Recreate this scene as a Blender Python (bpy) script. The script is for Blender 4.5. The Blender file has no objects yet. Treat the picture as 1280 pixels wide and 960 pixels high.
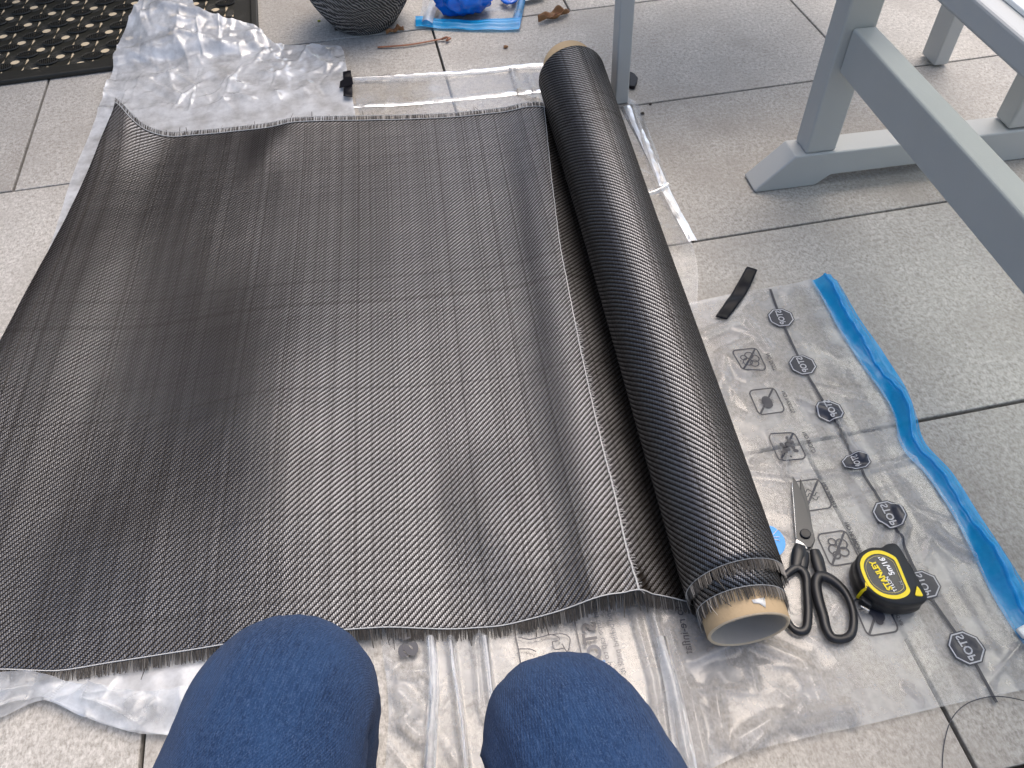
import bpy, math, random
import numpy as np
from mathutils import Vector, Matrix

random.seed(7)
RNG = np.random.default_rng(11)
SC = bpy.context.scene
COL = SC.collection

# ------------------------------------------------------------------ camera, sky, sun, exposure
CAM = np.array([0.0, 0.0, 0.83525])
FWD = np.array([0.10839762, 0.62270897, -0.7749087])
RGT = np.array([0.97923828, -0.20120172, -0.02470359])
UPV = np.array([0.17129611, 0.75614245, 0.63159025])
FPX = 982.716                                     # focal length in photo pixels (1280 wide)

def at(x, y, z=0.0):
    """world point at height z seen at photo pixel (x, y)"""
    d = FWD*FPX + RGT*(x-640) - UPV*(y-480)
    return CAM + d*((z-CAM[2])/d[2])

cam = bpy.data.cameras.new("camera")
cam.sensor_width = 36.0
cam.lens = FPX*36/1280
cam.clip_start = 0.01
cam.clip_end = 300
cam_o = bpy.data.objects.new("camera", cam)
COL.objects.link(cam_o)
cam_o.matrix_world = Matrix(((RGT[0], UPV[0], -FWD[0], CAM[0]), (RGT[1], UPV[1], -FWD[1], CAM[1]),
                             (RGT[2], UPV[2], -FWD[2], CAM[2]), (0, 0, 0, 1)))
SC.camera = cam_o

SUN_EL, SUN_AZ = math.radians(66), math.radians(40)      # azimuth clockwise from +Y
W = bpy.data.worlds.new("World"); SC.world = W; W.use_nodes = True
wn = W.node_tree
sky = wn.nodes.new("ShaderNodeTexSky"); sky.sky_type = 'NISHITA'; sky.sun_disc = False
sky.sun_elevation = SUN_EL; sky.sun_rotation = SUN_AZ
sky.dust_density = 4.0; sky.air_density = 1.0; sky.ozone_density = 0.4
wn.links.new(sky.outputs[0], wn.nodes["Background"].inputs[0])
wn.nodes["Background"].inputs[1].default_value = 0.15
sun = bpy.data.lights.new("sun", 'SUN'); sun.energy = 0.8; sun.angle = math.radians(65); sun.color = (1.0, 0.945, 0.875)
sun_o = bpy.data.objects.new("sun", sun); COL.objects.link(sun_o)
sdir = Vector((math.sin(SUN_AZ)*math.cos(SUN_EL), math.cos(SUN_AZ)*math.cos(SUN_EL), math.sin(SUN_EL)))
sun_o.rotation_euler = sdir.to_track_quat('Z', 'Y').to_euler()
sun_o.location = sdir*5
SC.view_settings.view_transform = 'Standard'; SC.view_settings.look = 'None'
SC.view_settings.gamma = 1.0; SC.view_settings.use_curve_mapping = False
SC.view_settings.exposure = 0.78
try:
    SC.cycles.transparent_max_bounces = 24
    SC.cycles.max_bounces = 10
except Exception:
    pass

# ------------------------------------------------------------------ node helpers
class NT:
    def __init__(s, name):
        s.m = bpy.data.materials.new(name); s.m.use_nodes = True
        s.t = s.m.node_tree; s.t.nodes.clear()
        s.out = s.t.nodes.new("ShaderNodeOutputMaterial")
    def n(s, typ, **kw):
        nd = s.t.nodes.new(typ)
        for k, v in kw.items():
            setattr(nd, k, v)
        return nd
    def set(s, sock, v):
        if v is None: return
        if isinstance(v, bpy.types.NodeSocket): s.t.links.new(v, sock)
        elif isinstance(v, (tuple, list)):
            if len(v) == 3 and sock.type == 'RGBA': v = (*v, 1)
            sock.default_value = v
        else: sock.default_value = v
    def math(s, op, a, b=None, c=None, clamp=False):
        nd = s.n("ShaderNodeMath", operation=op, use_clamp=clamp)
        for i, v in enumerate((a, b, c)):
            s.set(nd.inputs[i], v)
        return nd.outputs[0]
    def vec(s, op, a, b=None, scale=None):
        nd = s.n("ShaderNodeVectorMath", operation=op)
        s.set(nd.inputs[0], a); s.set(nd.inputs[1], b)
        if scale is not None: s.set(nd.inputs[3], scale)
        return nd.outputs[1] if op in ('DOT_PRODUCT', 'LENGTH') else nd.outputs[0]
    def noise(s, co, scale, detail=4, rough=.55, dist=0, out=0, dims='3D'):
        nd = s.n("ShaderNodeTexNoise"); nd.noise_dimensions = dims
        if co is not None: s.set(nd.inputs['Vector'], co)
        s.set(nd.inputs['Scale'], scale); s.set(nd.inputs['Detail'], detail)
        s.set(nd.inputs['Roughness'], rough); s.set(nd.inputs['Distortion'], dist)
        return nd.outputs[out]
    def ramp(s, fac, *stops):
        nd = s.n("ShaderNodeValToRGB"); el = nd.color_ramp.elements
        while len(el) < len(stops): el.new(0.5)
        for e, (p, c) in zip(el, stops):
            e.position = p
            e.color = (c, c, c, 1) if not isinstance(c, (tuple, list)) else (*c, 1)
        s.set(nd.inputs[0], fac)
        return nd.outputs[0]
    def mix(s, fac, a, b, mode='MIX'):
        nd = s.n("ShaderNodeMix", data_type='RGBA', blend_type=mode)
        s.set(nd.inputs[0], fac); s.set(nd.inputs[6], a); s.set(nd.inputs[7], b)
        return nd.outputs[2]
    def mixv(s, fac, a, b):
        nd = s.n("ShaderNodeMix", data_type='VECTOR')
        s.set(nd.inputs[0], fac); s.set(nd.inputs[4], a); s.set(nd.inputs[5], b)
        return nd.outputs[1]
    def bump(s, h, strength, dist, normal=None):
        nd = s.n("ShaderNodeBump"); s.set(nd.inputs['Height'], h)
        nd.inputs['Strength'].default_value = strength; nd.inputs['Distance'].default_value = dist
        if normal is not None: s.set(nd.inputs['Normal'], normal)
        return nd.outputs[0]
    def bsdf(s, **kw):
        nd = s.n("ShaderNodeBsdfPrincipled")
        for k, v in kw.items():
            s.set(nd.inputs[k.replace('_', ' ')], v)
        return nd.outputs[0]
    def mixs(s, fac, a, b):
        nd = s.n("ShaderNodeMixShader"); s.set(nd.inputs[0], fac)
        s.t.links.new(a, nd.inputs[1]); s.t.links.new(b, nd.inputs[2])
        return nd.outputs[0]
    def geo(s, k='Position'):
        return s.n("ShaderNodeNewGeometry").outputs[k]
    def tc(s, k='Object'):
        return s.n("ShaderNodeTexCoord").outputs[k]
    def done(s, sh):
        s.t.links.new(sh, s.out.inputs[0]); return s.m

def simple(name, col, rough=.5, metal=0., bumpscale=0, bumpstr=.1, spec=.5, var=.0, varscale=20):
    t = NT(name)
    P = t.geo()
    c = col
    if var:
        f = t.noise(P, varscale, 5)
        c = t.mix(f, tuple(max(0, x*(1-var)) for x in col), tuple(min(1, x*(1+var)) for x in col))
    kw = dict(Base_Color=c, Roughness=rough, Metallic=metal, Specular_IOR_Level=spec)
    if bumpscale:
        kw['Normal'] = t.bump(t.noise(P, bumpscale, 4), bumpstr, .001)
    return t.done(t.bsdf(**kw))

# ------------------------------------------------------------------ materials
def mat_tile():
    t = NT("stone_paving")
    P = t.geo()
    rnd = t.n("ShaderNodeObjectInfo").outputs['Random']
    off = t.n("ShaderNodeCombineXYZ"); t.set(off.inputs[0], t.math('MULTIPLY', rnd, 9.0)); t.set(off.inputs[1], t.math('MULTIPLY', rnd, 17.0))
    Q = t.vec('ADD', P, off.outputs[0])
    warp = t.noise(Q, 60, 3, out=1)
    Qw = t.vec('ADD', Q, t.vec('SCALE', t.vec('SUBTRACT', warp, (.5, .5, .5)), scale=.006))
    mp = t.n("ShaderNodeMapping"); mp.inputs['Scale'].default_value = (1, .45, 1); mp.inputs['Rotation'].default_value = (0, 0, .75)
    t.set(mp.inputs[0], Qw)
    fine = t.noise(mp.outputs[0], 420, 4, .7)
    mid = t.noise(Qw, 150, 5, .7)
    big = t.noise(Q, 9, 5, .6)
    dirt = t.noise(Q, 3.2, 6, .65)
    c = t.ramp(fine, (.34, (.205, .186, .160)), (.5, (.425, .398, .355)), (.66, (.65, .62, .57)))
    c = t.mix(.55, c, t.ramp(mid, (.36, (.225, .205, .175)), (.5, (.43, .403, .358)), (.64, (.61, .578, .53))))
    c = t.mix(t.ramp(big, (.45, 0), (.7, .5)), c, (.35, .325, .29))
    c = t.mix(t.ramp(dirt, (.47, 0), (.70, .55)), c, (.25, .22, .185))
    spots = t.ramp(t.noise(Q, 30, 6, .75), (.66, 0), (.78, .6))
    c = t.mix(spots, c, (.16, .14, .115))
    tone = t.math('MULTIPLY_ADD', rnd, .22, .90)
    c = t.mix(1.0, c, t.n("ShaderNodeCombineColor").outputs[0], 'MULTIPLY') if False else t.vec('SCALE', c, scale=tone)
    h = t.math('ADD', t.math('MULTIPLY', fine, .5), mid)
    return t.done(t.bsdf(Base_Color=c, Roughness=t.math('MULTIPLY_ADD', mid, .25, .45), Specular_IOR_Level=.35, Normal=t.bump(h, .35, .0016)))

def mat_carbon():
    t = NT("carbon_twill")
    p = .0019
    uv = t.n("ShaderNodeUVMap").outputs[0]
    wob = t.vec('SCALE', t.vec('SUBTRACT', t.noise(uv, 14, 2, out=1), (.5, .5, .5)), scale=.0022)
    sx = t.n("ShaderNodeSeparateXYZ"); t.set(sx.inputs[0], t.vec('ADD', uv, wob))
    u = t.math('DIVIDE', sx.outputs[0], p); v = t.math('DIVIDE', sx.outputs[1], p)
    i = t.math('FLOOR', u); j = t.math('FLOOR', v)
    fu = t.math('SUBTRACT', t.math('FRACT', u), .5); fv = t.math('SUBTRACT', t.math('FRACT', v), .5)
    k = t.math('FLOORED_MODULO', t.math('SUBTRACT', i, j), 4.0)
    warp = t.math('LESS_THAN', k, 1.5)
    sw = t.math('SUBTRACT', t.math('MULTIPLY', t.math('ADD', t.math('SUBTRACT', 1.5, k), fv), .5), .25)
    sf = t.math('SUBTRACT', t.math('MULTIPLY', t.math('ADD', t.math('SUBTRACT', k, 1.5), fu), .5), .25)
    mixf = lambda a, b: t.math('ADD', t.math('MULTIPLY', warp, a), t.math('MULTIPLY', t.math('SUBTRACT', 1.0, warp), b))
    N = t.geo('Normal')
    tg = t.n("ShaderNodeTangent", direction_type='UV_MAP').outputs[0]
    Tu = tg; Tv = t.vec('NORMALIZE', t.vec('CROSS_PRODUCT', N, tg))
    # uneven tows: each leans and rises a little differently
    wn1 = t.n("ShaderNodeTexWhiteNoise", noise_dimensions='1D'); t.set(wn1.inputs['W'], i)
    wn2 = t.n("ShaderNodeTexWhiteNoise", noise_dimensions='1D'); t.set(wn2.inputs['W'], t.math('ADD', j, 913.0))
    drift_i = t.noise(t.vec('SCALE', uv, scale=1.0), 35, 2)
    au = t.math('ADD', mixf(t.math('MULTIPLY', fu, .62), t.math('MULTIPLY', sf, .95)), t.math('MULTIPLY', t.math('SUBTRACT', wn1.outputs[0], .5), .065))
    av = t.math('ADD', mixf(t.math('MULTIPLY', sw, .95), t.math('MULTIPLY', fv, .62)), t.math('MULTIPLY', t.math('SUBTRACT', wn2.outputs[0], .5), .08))
    Np = t.vec('NORMALIZE', t.vec('ADD', N, t.vec('ADD', t.vec('SCALE', Tu, scale=au), t.vec('SCALE', Tv, scale=av))))
    T = t.mixv(warp, Tv, Tu)
    # tow colour darkens at edges and ends, painting in the shade of the gaps
    edge = mixf(t.math('ABSOLUTE', fu), t.math('ABSOLUTE', fv))
    end = mixf(t.math('ABSOLUTE', sw), t.math('ABSOLUTE', sf))
    open_ = t.math('MULTIPLY', t.ramp(edge, (.33, 1), (.49, .12)), t.ramp(end, (.36, 1), (.5, .10)))
    fib = t.noise(t.vec('MULTIPLY', uv, (1, 1, 1)), 2600, 2)
    amt = t.math('MULTIPLY', open_, t.math('MULTIPLY_ADD', fib, .5, .75))
    tone = mixf(t.math('MULTIPLY_ADD', wn1.outputs[0], .35, .85), t.math('MULTIPLY_ADD', wn2.outputs[0], .2, .34))
    amt = t.math('MULTIPLY', amt, tone)
    # now and then a tow is slack or turned and shows less of its face: a faint plaid
    wi = t.n("ShaderNodeTexWhiteNoise", noise_dimensions='1D'); t.set(wi.inputs['W'], t.math('MULTIPLY_ADD', i, 1.7, 31.0))
    wj = t.n("ShaderNodeTexWhiteNoise", noise_dimensions='1D'); t.set(wj.inputs['W'], t.math('MULTIPLY_ADD', j, 1.3, 57.0))
    slack = t.math('MULTIPLY', t.ramp(wi.outputs[0], (.02, .66), (.20, 1)), t.ramp(wj.outputs[0], (.02, .78), (.16, 1)))
    amt = t.math('MULTIPLY', amt, slack)
    colr = t.vec('SCALE', t.mix(0.0, (.245, .247, .256), (.3, .3, .3)), scale=amt)
    g = t.n("ShaderNodeBsdfAnisotropic")
    t.set(g.inputs['Color'], colr); t.set(g.inputs['Roughness'], .33); t.set(g.inputs['Anisotropy'], .5)
    t.set(g.inputs['Normal'], Np); t.set(g.inputs['Tangent'], T)
    d = t.n("ShaderNodeBsdfDiffuse"); t.set(d.inputs[0], (.012, .0092, .0068)); t.set(d.inputs['Normal'], Np)
    a = t.n("ShaderNodeAddShader"); t.t.links.new(g.outputs[0], a.inputs[0]); t.t.links.new(d.outputs[0], a.inputs[1])
    return t.done(a.outputs[0])

def mat_film(name, milk=.12, tint=(.99, .993, .996), col=(.82, .85, .88), rough=.07, spec=1.0, crinkle=.0, cscale=60, even=0.0, through=.45):
    t = NT(name)
    P = t.geo()
    tr = t.n("ShaderNodeBsdfTransparent"); t.set(tr.inputs[0], tint)
    di = t.n("ShaderNodeBsdfDiffuse"); t.set(di.inputs[0], col)
    tl = t.n("ShaderNodeBsdfTranslucent"); t.set(tl.inputs[0], col)
    milkn = t.math('MULTIPLY', t.ramp(t.noise(P, 22, 5, .62), (.32, .35+.5*even), (.70, 1.8-.6*even)), milk)
    body = t.mixs(milkn, tr.outputs[0], t.mixs(through, di.outputs[0], tl.outputs[0]))
    nrm = None
    if crinkle:
        nrm = t.bump(t.noise(P, cscale, 5, .6, dist=.6), crinkle, .004)
    gl = t.n("ShaderNodeBsdfAnisotropic"); t.set(gl.inputs[0], (1, 1, 1)); t.set(gl.inputs['Roughness'], rough)
    fr = t.n("ShaderNodeFresnel"); fr.inputs[0].default_value = 1.5
    if nrm is not None:
        t.set(gl.inputs['Normal'], nrm); t.set(fr.inputs['Normal'], nrm)
    f = t.math('MULTIPLY', fr.outputs[0], 1.25*spec, clamp=True)
    return t.done(t.mixs(f, body, gl.outputs[0]))

def mat_zip():
    t = NT("blue_zip_plastic")
    P = t.geo()
    c = t.mix(t.noise(P, 90, 4), (.0, .29, .72), (.02, .50, .92))
    body = t.bsdf(Base_Color=c, Roughness=.22, Specular_IOR_Level=.6, Coat_Weight=.4, Coat_Roughness=.1, Normal=t.bump(t.noise(P, 160, 4, .6, .5), .25, .003))
    tr = t.n("ShaderNodeBsdfTransparent"); t.set(tr.inputs[0], (.25, .62, .98))
    return t.done(t.mixs(.62, tr.outputs[0], body))

def mat_denim():
    t = NT("blue_denim")
    uv = t.n("ShaderNodeUVMap").outputs[0]
    P = t.tc('Object')
    mp = t.n("ShaderNodeMapping"); mp.inputs['Scale'].default_value = (1, .25, 1); t.set(mp.inputs[0], uv)
    yarn = t.noise(mp.outputs[0], 1100, 3, .7)
    mp2 = t.n("ShaderNodeMapping"); mp2.inputs['Scale'].default_value = (1, .13, 1); t.set(mp2.inputs[0], uv)
    slub = t.noise(mp2.outputs[0], 420, 4, .6)
    spk = t.noise(P, 820, 4, .85)
    fade = t.noise(P, 14, 5, .6)
    c = t.ramp(yarn, (.32, (.004, .010, .026)), (.52, (.016, .042, .108)), (.70, (.085, .135, .235)))
    c = t.mix(.45, c, t.ramp(spk, (.38, (.004, .011, .030)), (.55, (.019, .047, .122)), (.68, (.16, .21, .31))))
    c = t.mix(t.ramp(slub, (.45, 0), (.75, .55)), c, (.036, .080, .178))
    c = t.mix(t.ramp(fade, (.42, 0), (.75, .5)), c, (.028, .070, .165))
    wv = t.n("ShaderNodeTexWave", wave_type='BANDS', bands_direction='DIAGONAL'); t.set(wv.inputs[0], uv); wv.inputs['Scale'].default_value = 260; wv.inputs['Distortion'].default_value = .6
    h = t.math('ADD', t.math('MULTIPLY', wv.outputs[1], .5), t.math('ADD', yarn, spk))
    return t.done(t.bsdf(Base_Color=c, Roughness=.9, Specular_IOR_Level=.15, Sheen_Weight=.06, Sheen_Roughness=.5, Normal=t.bump(h, .55, .0012)))

def mat_paint():
    t = NT("grey_painted_wood")
    P = t.geo()
    mp = t.n("ShaderNodeMapping"); mp.inputs['Scale'].default_value = (6, .6, 6); t.set(mp.inputs[0], P)
    g = t.noise(mp.outputs[0], 22, 5)
    m = t.noise(P, 12, 5)
    c = t.mix(m, (.46, .465, .445), (.51, .515, .495))
    c = t.mix(t.ramp(t.noise(P, 140, 5, .7), (.70, 0), (.76, .6)), c, (.15, .155, .155))
    return t.done(t.bsdf(Base_Color=c, Roughness=.5, Specular_IOR_Level=.4, Normal=t.bump(t.math('ADD', g, t.noise(P, 400, 3)), .12, .0015)))

def mat_card(name, c0, c1):
    t = NT(name)
    P = t.geo()
    c = t.mix(t.noise(P, 35, 6, .7), c0, c1)
    c = t.mix(t.ramp(t.noise(P, 260, 4, .7), (.62, 0), (.72, .5)), c, tuple(x*.55 for x in c0))
    return t.done(t.bsdf(Base_Color=c, Roughness=.8, Specular_IOR_Level=.2, Normal=t.bump(t.noise(P, 420, 4), .2, .001)))

def mat_pot():
    t = NT("carved_pot_clay")
    uv = t.n("ShaderNodeUVMap").outputs[0]
    P = t.geo()
    sx = t.n("ShaderNodeSeparateXYZ"); t.set(sx.inputs[0], uv)
    st = t.math('SINE', t.math('MULTIPLY', t.math('ADD', t.math('ADD', sx.outputs[0], t.math('MULTIPLY', sx.outputs[1], .35)), t.math('MULTIPLY', t.noise(P, 22, 3), .035)), 2*math.pi*92))
    f = t.math('ADD', t.math('MULTIPLY', st, .5), t.math('MULTIPLY', t.noise(P, 95, 5, .7), 1.1))
    c = t.ramp(f, (.42, (.028, .028, .030)), (.62, (.09, .088, .086)), (.95, (.36, .35, .335)))
    c = t.mix(t.ramp(t.noise(P, 7, 4), (.5, 0), (.8, .4)), c, (.09, .08, .065))
    return t.done(t.bsdf(Base_Color=c, Roughness=.8, Normal=t.bump(f, .8, .003)))

M = {}
M['tile'] = mat_tile()
M['bed'] = simple("joint_grit", (.035, .032, .028), .95, bumpscale=300, bumpstr=.5, var=.5, varscale=60)
M['carbon'] = mat_carbon()
t = NT("carbon_fibre_ends")
P_ = t.geo()
M['fibre'] = t.done(t.bsdf(Base_Color=t.mix(t.noise(P_, 500, 2), (.016, .014, .012), (.085, .075, .065)), Roughness=.5, Specular_IOR_Level=.35))
M['yarn_grey'] = simple("grey_leno_yarn", (.26, .245, .225), .6)
M['thread'] = simple("white_yarn", (.52, .52, .51), .7)
M['tape'] = simple("black_vinyl_tape", (.006, .006, .009), .34, bumpscale=120, bumpstr=.3, spec=.16)
M['film'] = mat_film("clear_bag_film", .24, crinkle=.13, cscale=30, rough=.14, spec=.62, even=.3, col=(.88, .91, .95))
M['film_clear'] = mat_film("clear_sleeve_film", .2, crinkle=.15, cscale=28, rough=.22)
M['film_milky'] = mat_film("milky_wrapper_film", .72, col=(.96, .975, .99), crinkle=.10, cscale=40, spec=1.5, rough=.15, even=.55)
M['film_white'] = mat_film("folded_film", .42, col=(.86, .89, .92), crinkle=.2, cscale=50, spec=.8, rough=.34)
M['ink'] = simple("dark_print_ink", (.030, .032, .045), .35)
M['ink_grey'] = simple("grey_print_ink", (.10, .105, .125), .4)
M['ink_blue'] = simple("blue_print_ink", (.10, .20, .40), .4)
M['ink_pale'] = simple("pale_print_gap", (.42, .43, .46), .35)
M['zip'] = mat_zip()
M['zip_pale'] = mat_film("pale_blue_zip_film", .55, tint=(.55, .80, 1.0), col=(.10, .42, .85), crinkle=.3)
M['blue_bag'] = simple("blue_bag_plastic", (.0, .13, .62), .18, bumpscale=70, bumpstr=.6, spec=.7, var=.5, varscale=25)
M['denim'] = mat_denim()
M['paint'] = mat_paint()
t = NT("pale_table_glass")
_tr = t.n("ShaderNodeBsdfTransparent"); t.set(_tr.inputs[0], (.92, .96, .955))
_g = t.n("ShaderNodeBsdfAnisotropic"); t.set(_g.inputs['Roughness'], .06)
_f = t.n("ShaderNodeFresnel"); _f.inputs[0].default_value = 1.5
_d = t.n("ShaderNodeBsdfTranslucent"); t.set(_d.inputs[0], (.75, .86, .86))
M['glass_top'] = t.done(t.mixs(_f.outputs[0], t.mixs(.18, _tr.outputs[0], _d.outputs[0]), _g.outputs[0]))
M['white_trim'] = simple("white_edge_trim", (.78, .80, .78), .3)
M['card'] = mat_card("brown_cardboard", (.46, .335, .195), (.56, .42, .26))
M['card_in'] = mat_card("grey_cardboard", (.50, .46, .41), (.60, .56, .50))
M['paper'] = simple("white_paper", (.75, .75, .73), .7)
M['rubber'] = simple("black_rubber", (.015, .0145, .011), .6, bumpscale=300, bumpstr=.3, var=.45, varscale=35)
M['rubber_worn'] = simple("worn_rubber", (.022, .021, .015), .5, bumpscale=260, bumpstr=.3, var=.5, varscale=50)
M['pot'] = mat_pot()
M['soil'] = simple("potting_soil", (.05, .035, .022), .95, bumpscale=120, bumpstr=.8, var=.5, varscale=80)
M['steel'] = simple("brushed_blade_steel", (.075, .077, .080), .40, metal=1.0, bumpscale=500, bumpstr=.06)
M['steel_bright'] = simple("ground_steel_edge", (.62, .62, .61), .22, metal=1.0)
M['handle'] = simple("black_handle_plastic", (.012, .012, .014), .38, spec=.5)
M['case'] = simple("black_case_rubber", (.014, .0145, .016), .46, bumpscale=900, bumpstr=.12)
M['case_grey'] = simple("dark_grey_grip", (.045, .047, .050), .5, bumpscale=900, bumpstr=.15)
M['yellow'] = simple("yellow_plastic", (.86, .66, .0), .4)
M['white_ink'] = simple("white_print", (.8, .8, .8), .4)
M['label'] = simple("black_gloss_label", (.012, .013, .018), .22)
M['sticker'] = simple("blue_sticker", (.02, .33, .86), .3, var=.08, varscale=60)
M['leaf'] = simple("dead_leaf", (.27, .135, .055), .6, bumpscale=160, bumpstr=.5, var=.5, varscale=70)
M['copper'] = simple("copper_brown", (.28, .11, .055), .45, var=.4, varscale=150, bumpscale=300, bumpstr=.3)
M['crumb'] = simple("dark_crumb", (.05, .04, .03), .8, var=.4, varscale=200)
M['bud'] = simple("yellow_green_bud", (.42, .40, .05), .6)
M['grey_plastic'] = simple("grey_slider_plastic", (.33, .36, .36), .4)
M['skin'] = simple("skin", (.50, .31, .22), .55)
M['sweater'] = simple("dark_knit", (.03, .03, .035), .95, bumpscale=350, bumpstr=.5)
M['shoe'] = simple("shoe_fabric", (.05, .05, .055), .8)

# ------------------------------------------------------------------ object helpers
def mesh(name, verts, faces, mat, parent=None, uvs=None, smooth=True, kind=None, loc=None):
    me = bpy.data.meshes.new(name)
    vs = np.asarray(verts, float)
    if parent is not None and loc is None:
        vs = vs - np.array(origin(parent))
    me.from_pydata([tuple(v) for v in vs], [], [tuple(int(q) for q in f) for f in faces])
    mats = mat if isinstance(mat, (list, tuple)) else [mat]
    for m in mats: me.materials.append(m)
    if uvs is not None:
        ul = me.uv_layers.new(name="UVMap")
        li = np.empty(len(me.loops), dtype=np.int32); me.loops.foreach_get('vertex_index', li)
        ul.data.foreach_set('uv', np.asarray(uvs, float)[li].ravel())
    if smooth: me.polygons.foreach_set('use_smooth', [True]*len(me.polygons))
    me.update()
    o = bpy.data.objects.new(name, me); COL.objects.link(o)
    if parent is not None: o.parent = parent
    if loc is not None: o.location = loc
    if kind: o['kind'] = kind
    return o

def origin(o):
    v = np.zeros(3)
    while o is not None:
        v = v + np.array(o.location); o = o.parent
    return v

def thing(name, label, cat, loc=(0, 0, 0), group=None):
    o = bpy.data.objects.new(name, None); COL.objects.link(o)
    o.location = tuple(float(x) for x in loc); o.empty_display_size = .05
    return tag(o, label, cat, group)

def tag(o, label, cat, group=None):
    o['label'] = label; o['category'] = cat
    if group: o['group'] = group
    return o

def flat(o):
    o.data.polygons.foreach_set('use_smooth', [False]*len(o.data.polygons)); return o

def bevel(o, w, seg=2, angle=35):
    m = o.modifiers.new("bevel", 'BEVEL'); m.width = w; m.segments = seg; m.limit_method = 'ANGLE'; m.angle_limit = math.radians(angle)
    m.harden_normals = False
    return o

def solid(o, th, off=0):
    m = o.modifiers.new("thickness", 'SOLIDIFY'); m.thickness = th; m.offset = off
    return o

def gridf(nu, nv, closed_u=False):
    F = []
    for b in range(nv-1):
        for a in range(nu if closed_u else nu-1):
            a2 = (a+1) % nu
            F.append((b*nu+a, b*nu+a2, (b+1)*nu+a2, (b+1)*nu+a))
    return F

def resample(pts, n):
    P = np.asarray(pts, float)
    # Catmull-Rom through the points, then even spacing
    Q = np.vstack([2*P[0]-P[1], P, 2*P[-1]-P[-2]])
    out = []
    for i in range(1, len(Q)-2):
        for s in np.linspace(0, 1, 12, endpoint=False):
            a, b, c, d = Q[i-1], Q[i], Q[i+1], Q[i+2]
            out.append(.5*((2*b)+(-a+c)*s+(2*a-5*b+4*c-d)*s*s+(-a+3*b-3*c+d)*s**3))
    out.append(P[-1]); out = np.array(out)
    L = np.concatenate([[0], np.cumsum(np.linalg.norm(np.diff(out, axis=0), axis=1))])
    t = np.linspace(0, L[-1], n)
    return np.stack([np.interp(t, L, out[:, k]) for k in range(out.shape[1])], 1)

def tube(path, rad, n=8, closed=False, flatz=1.0, caps=True):
    """sweep an ellipse along a path; rad may be a list; flatz squashes it in z"""
    P = np.asarray(path, float); m = len(P)
    r = np.full(m, rad, float) if np.isscalar(rad) else np.asarray(rad, float)
    V = []; F = []
    for i in range(m):
        a = P[(i-1) % m] if closed or i > 0 else P[i]
        b = P[(i+1) % m] if closed or i < m-1 else P[i]
        T = (b-a); T /= (np.linalg.norm(T)+1e-12)
        up = np.array([0, 0, 1.0])
        if abs(T[2]) > .9: up = np.array([0, 1.0, 0])
        s = np.cross(T, up); s /= np.linalg.norm(s); q = np.cross(s, T)
        for k in range(n):
            an = 2*math.pi*k/n
            V.append(P[i]+s*math.cos(an)*r[i]+q*math.sin(an)*r[i]*flatz)
    for i in range(m if closed else m-1):
        j = (i+1) % m
        for k in range(n):
            k2 = (k+1) % n
            F.append((i*n+k, i*n+k2, j*n+k2, j*n+k))
    if caps and not closed:
        F.append(tuple(range(n))[::-1]); F.append(tuple((m-1)*n+k for k in range(n)))
    return np.array(V), F

class MB:
    def __init__(s): s.v = []; s.f = []
    def add(s, V, F):
        o = len(s.v); s.v.extend([tuple(x) for x in V]); s.f.extend([tuple(i+o for i in f) for f in F])
    def build(s, name, mat, parent=None, **kw):
        return mesh(name, s.v, s.f, mat, parent, **kw)

def extrude_poly(P2, z0, z1, shrink=None):
    P2 = np.asarray(P2, float); n = len(P2)
    V = [(x, y, z0) for x, y in P2]+[(x, y, z1) for x, y in P2]
    F = [tuple(range(n))[::-1], tuple(range(n, 2*n))]+[(i, (i+1) % n, n+(i+1) % n, n+i) for i in range(n)]
    return V, F

def ccw(P2):
    P2 = [tuple(p[:2]) for p in P2]
    a = sum(P2[i][0]*P2[(i+1) % len(P2)][1]-P2[(i+1) % len(P2)][0]*P2[i][1] for i in range(len(P2)))
    return P2 if a > 0 else P2[::-1]

def box_pts(o, ax, ay, az):
    """8 corners of an oriented box from corner o with edge vectors"""
    o, ax, ay, az = [np.asarray(q, float) for q in (o, ax, ay, az)]
    V = [o, o+ax, o+ax+ay, o+ay, o+az, o+ax+az, o+ax+ay+az, o+ay+az]
    F = [(0, 3, 2, 1), (4, 5, 6, 7), (0, 1, 5, 4), (1, 2, 6, 5), (2, 3, 7, 6), (3, 0, 4, 7)]
    if np.dot(np.cross(ax, ay), az) < 0: F = [f[::-1] for f in F]
    return V, F

def smooth01(x): x = np.clip(x, 0, 1); return x*x*(3-2*x)

def vnoise(X, Y, scale, seed=0, octaves=3):
    """smooth value noise in numpy, about -1..1"""
    out = np.zeros_like(X); amp = 1; tot = 0
    for o in range(octaves):
        r = np.random.default_rng(seed+o); T = r.uniform(-1, 1, (128, 128))
        x = X*scale; y = Y*scale
        xi = np.floor(x).astype(int); yi = np.floor(y).astype(int)
        fx = smooth01(x-xi); fy = smooth01(y-yi)
        g = lambda a, b: T[a % 128, b % 128]
        out += amp*((g(xi, yi)*(1-fx)+g(xi+1, yi)*fx)*(1-fy)+(g(xi, yi+1)*(1-fx)+g(xi+1, yi+1)*fx)*fy)
        tot += amp; amp *= .5; scale *= 2.03
    return out/tot

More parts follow.
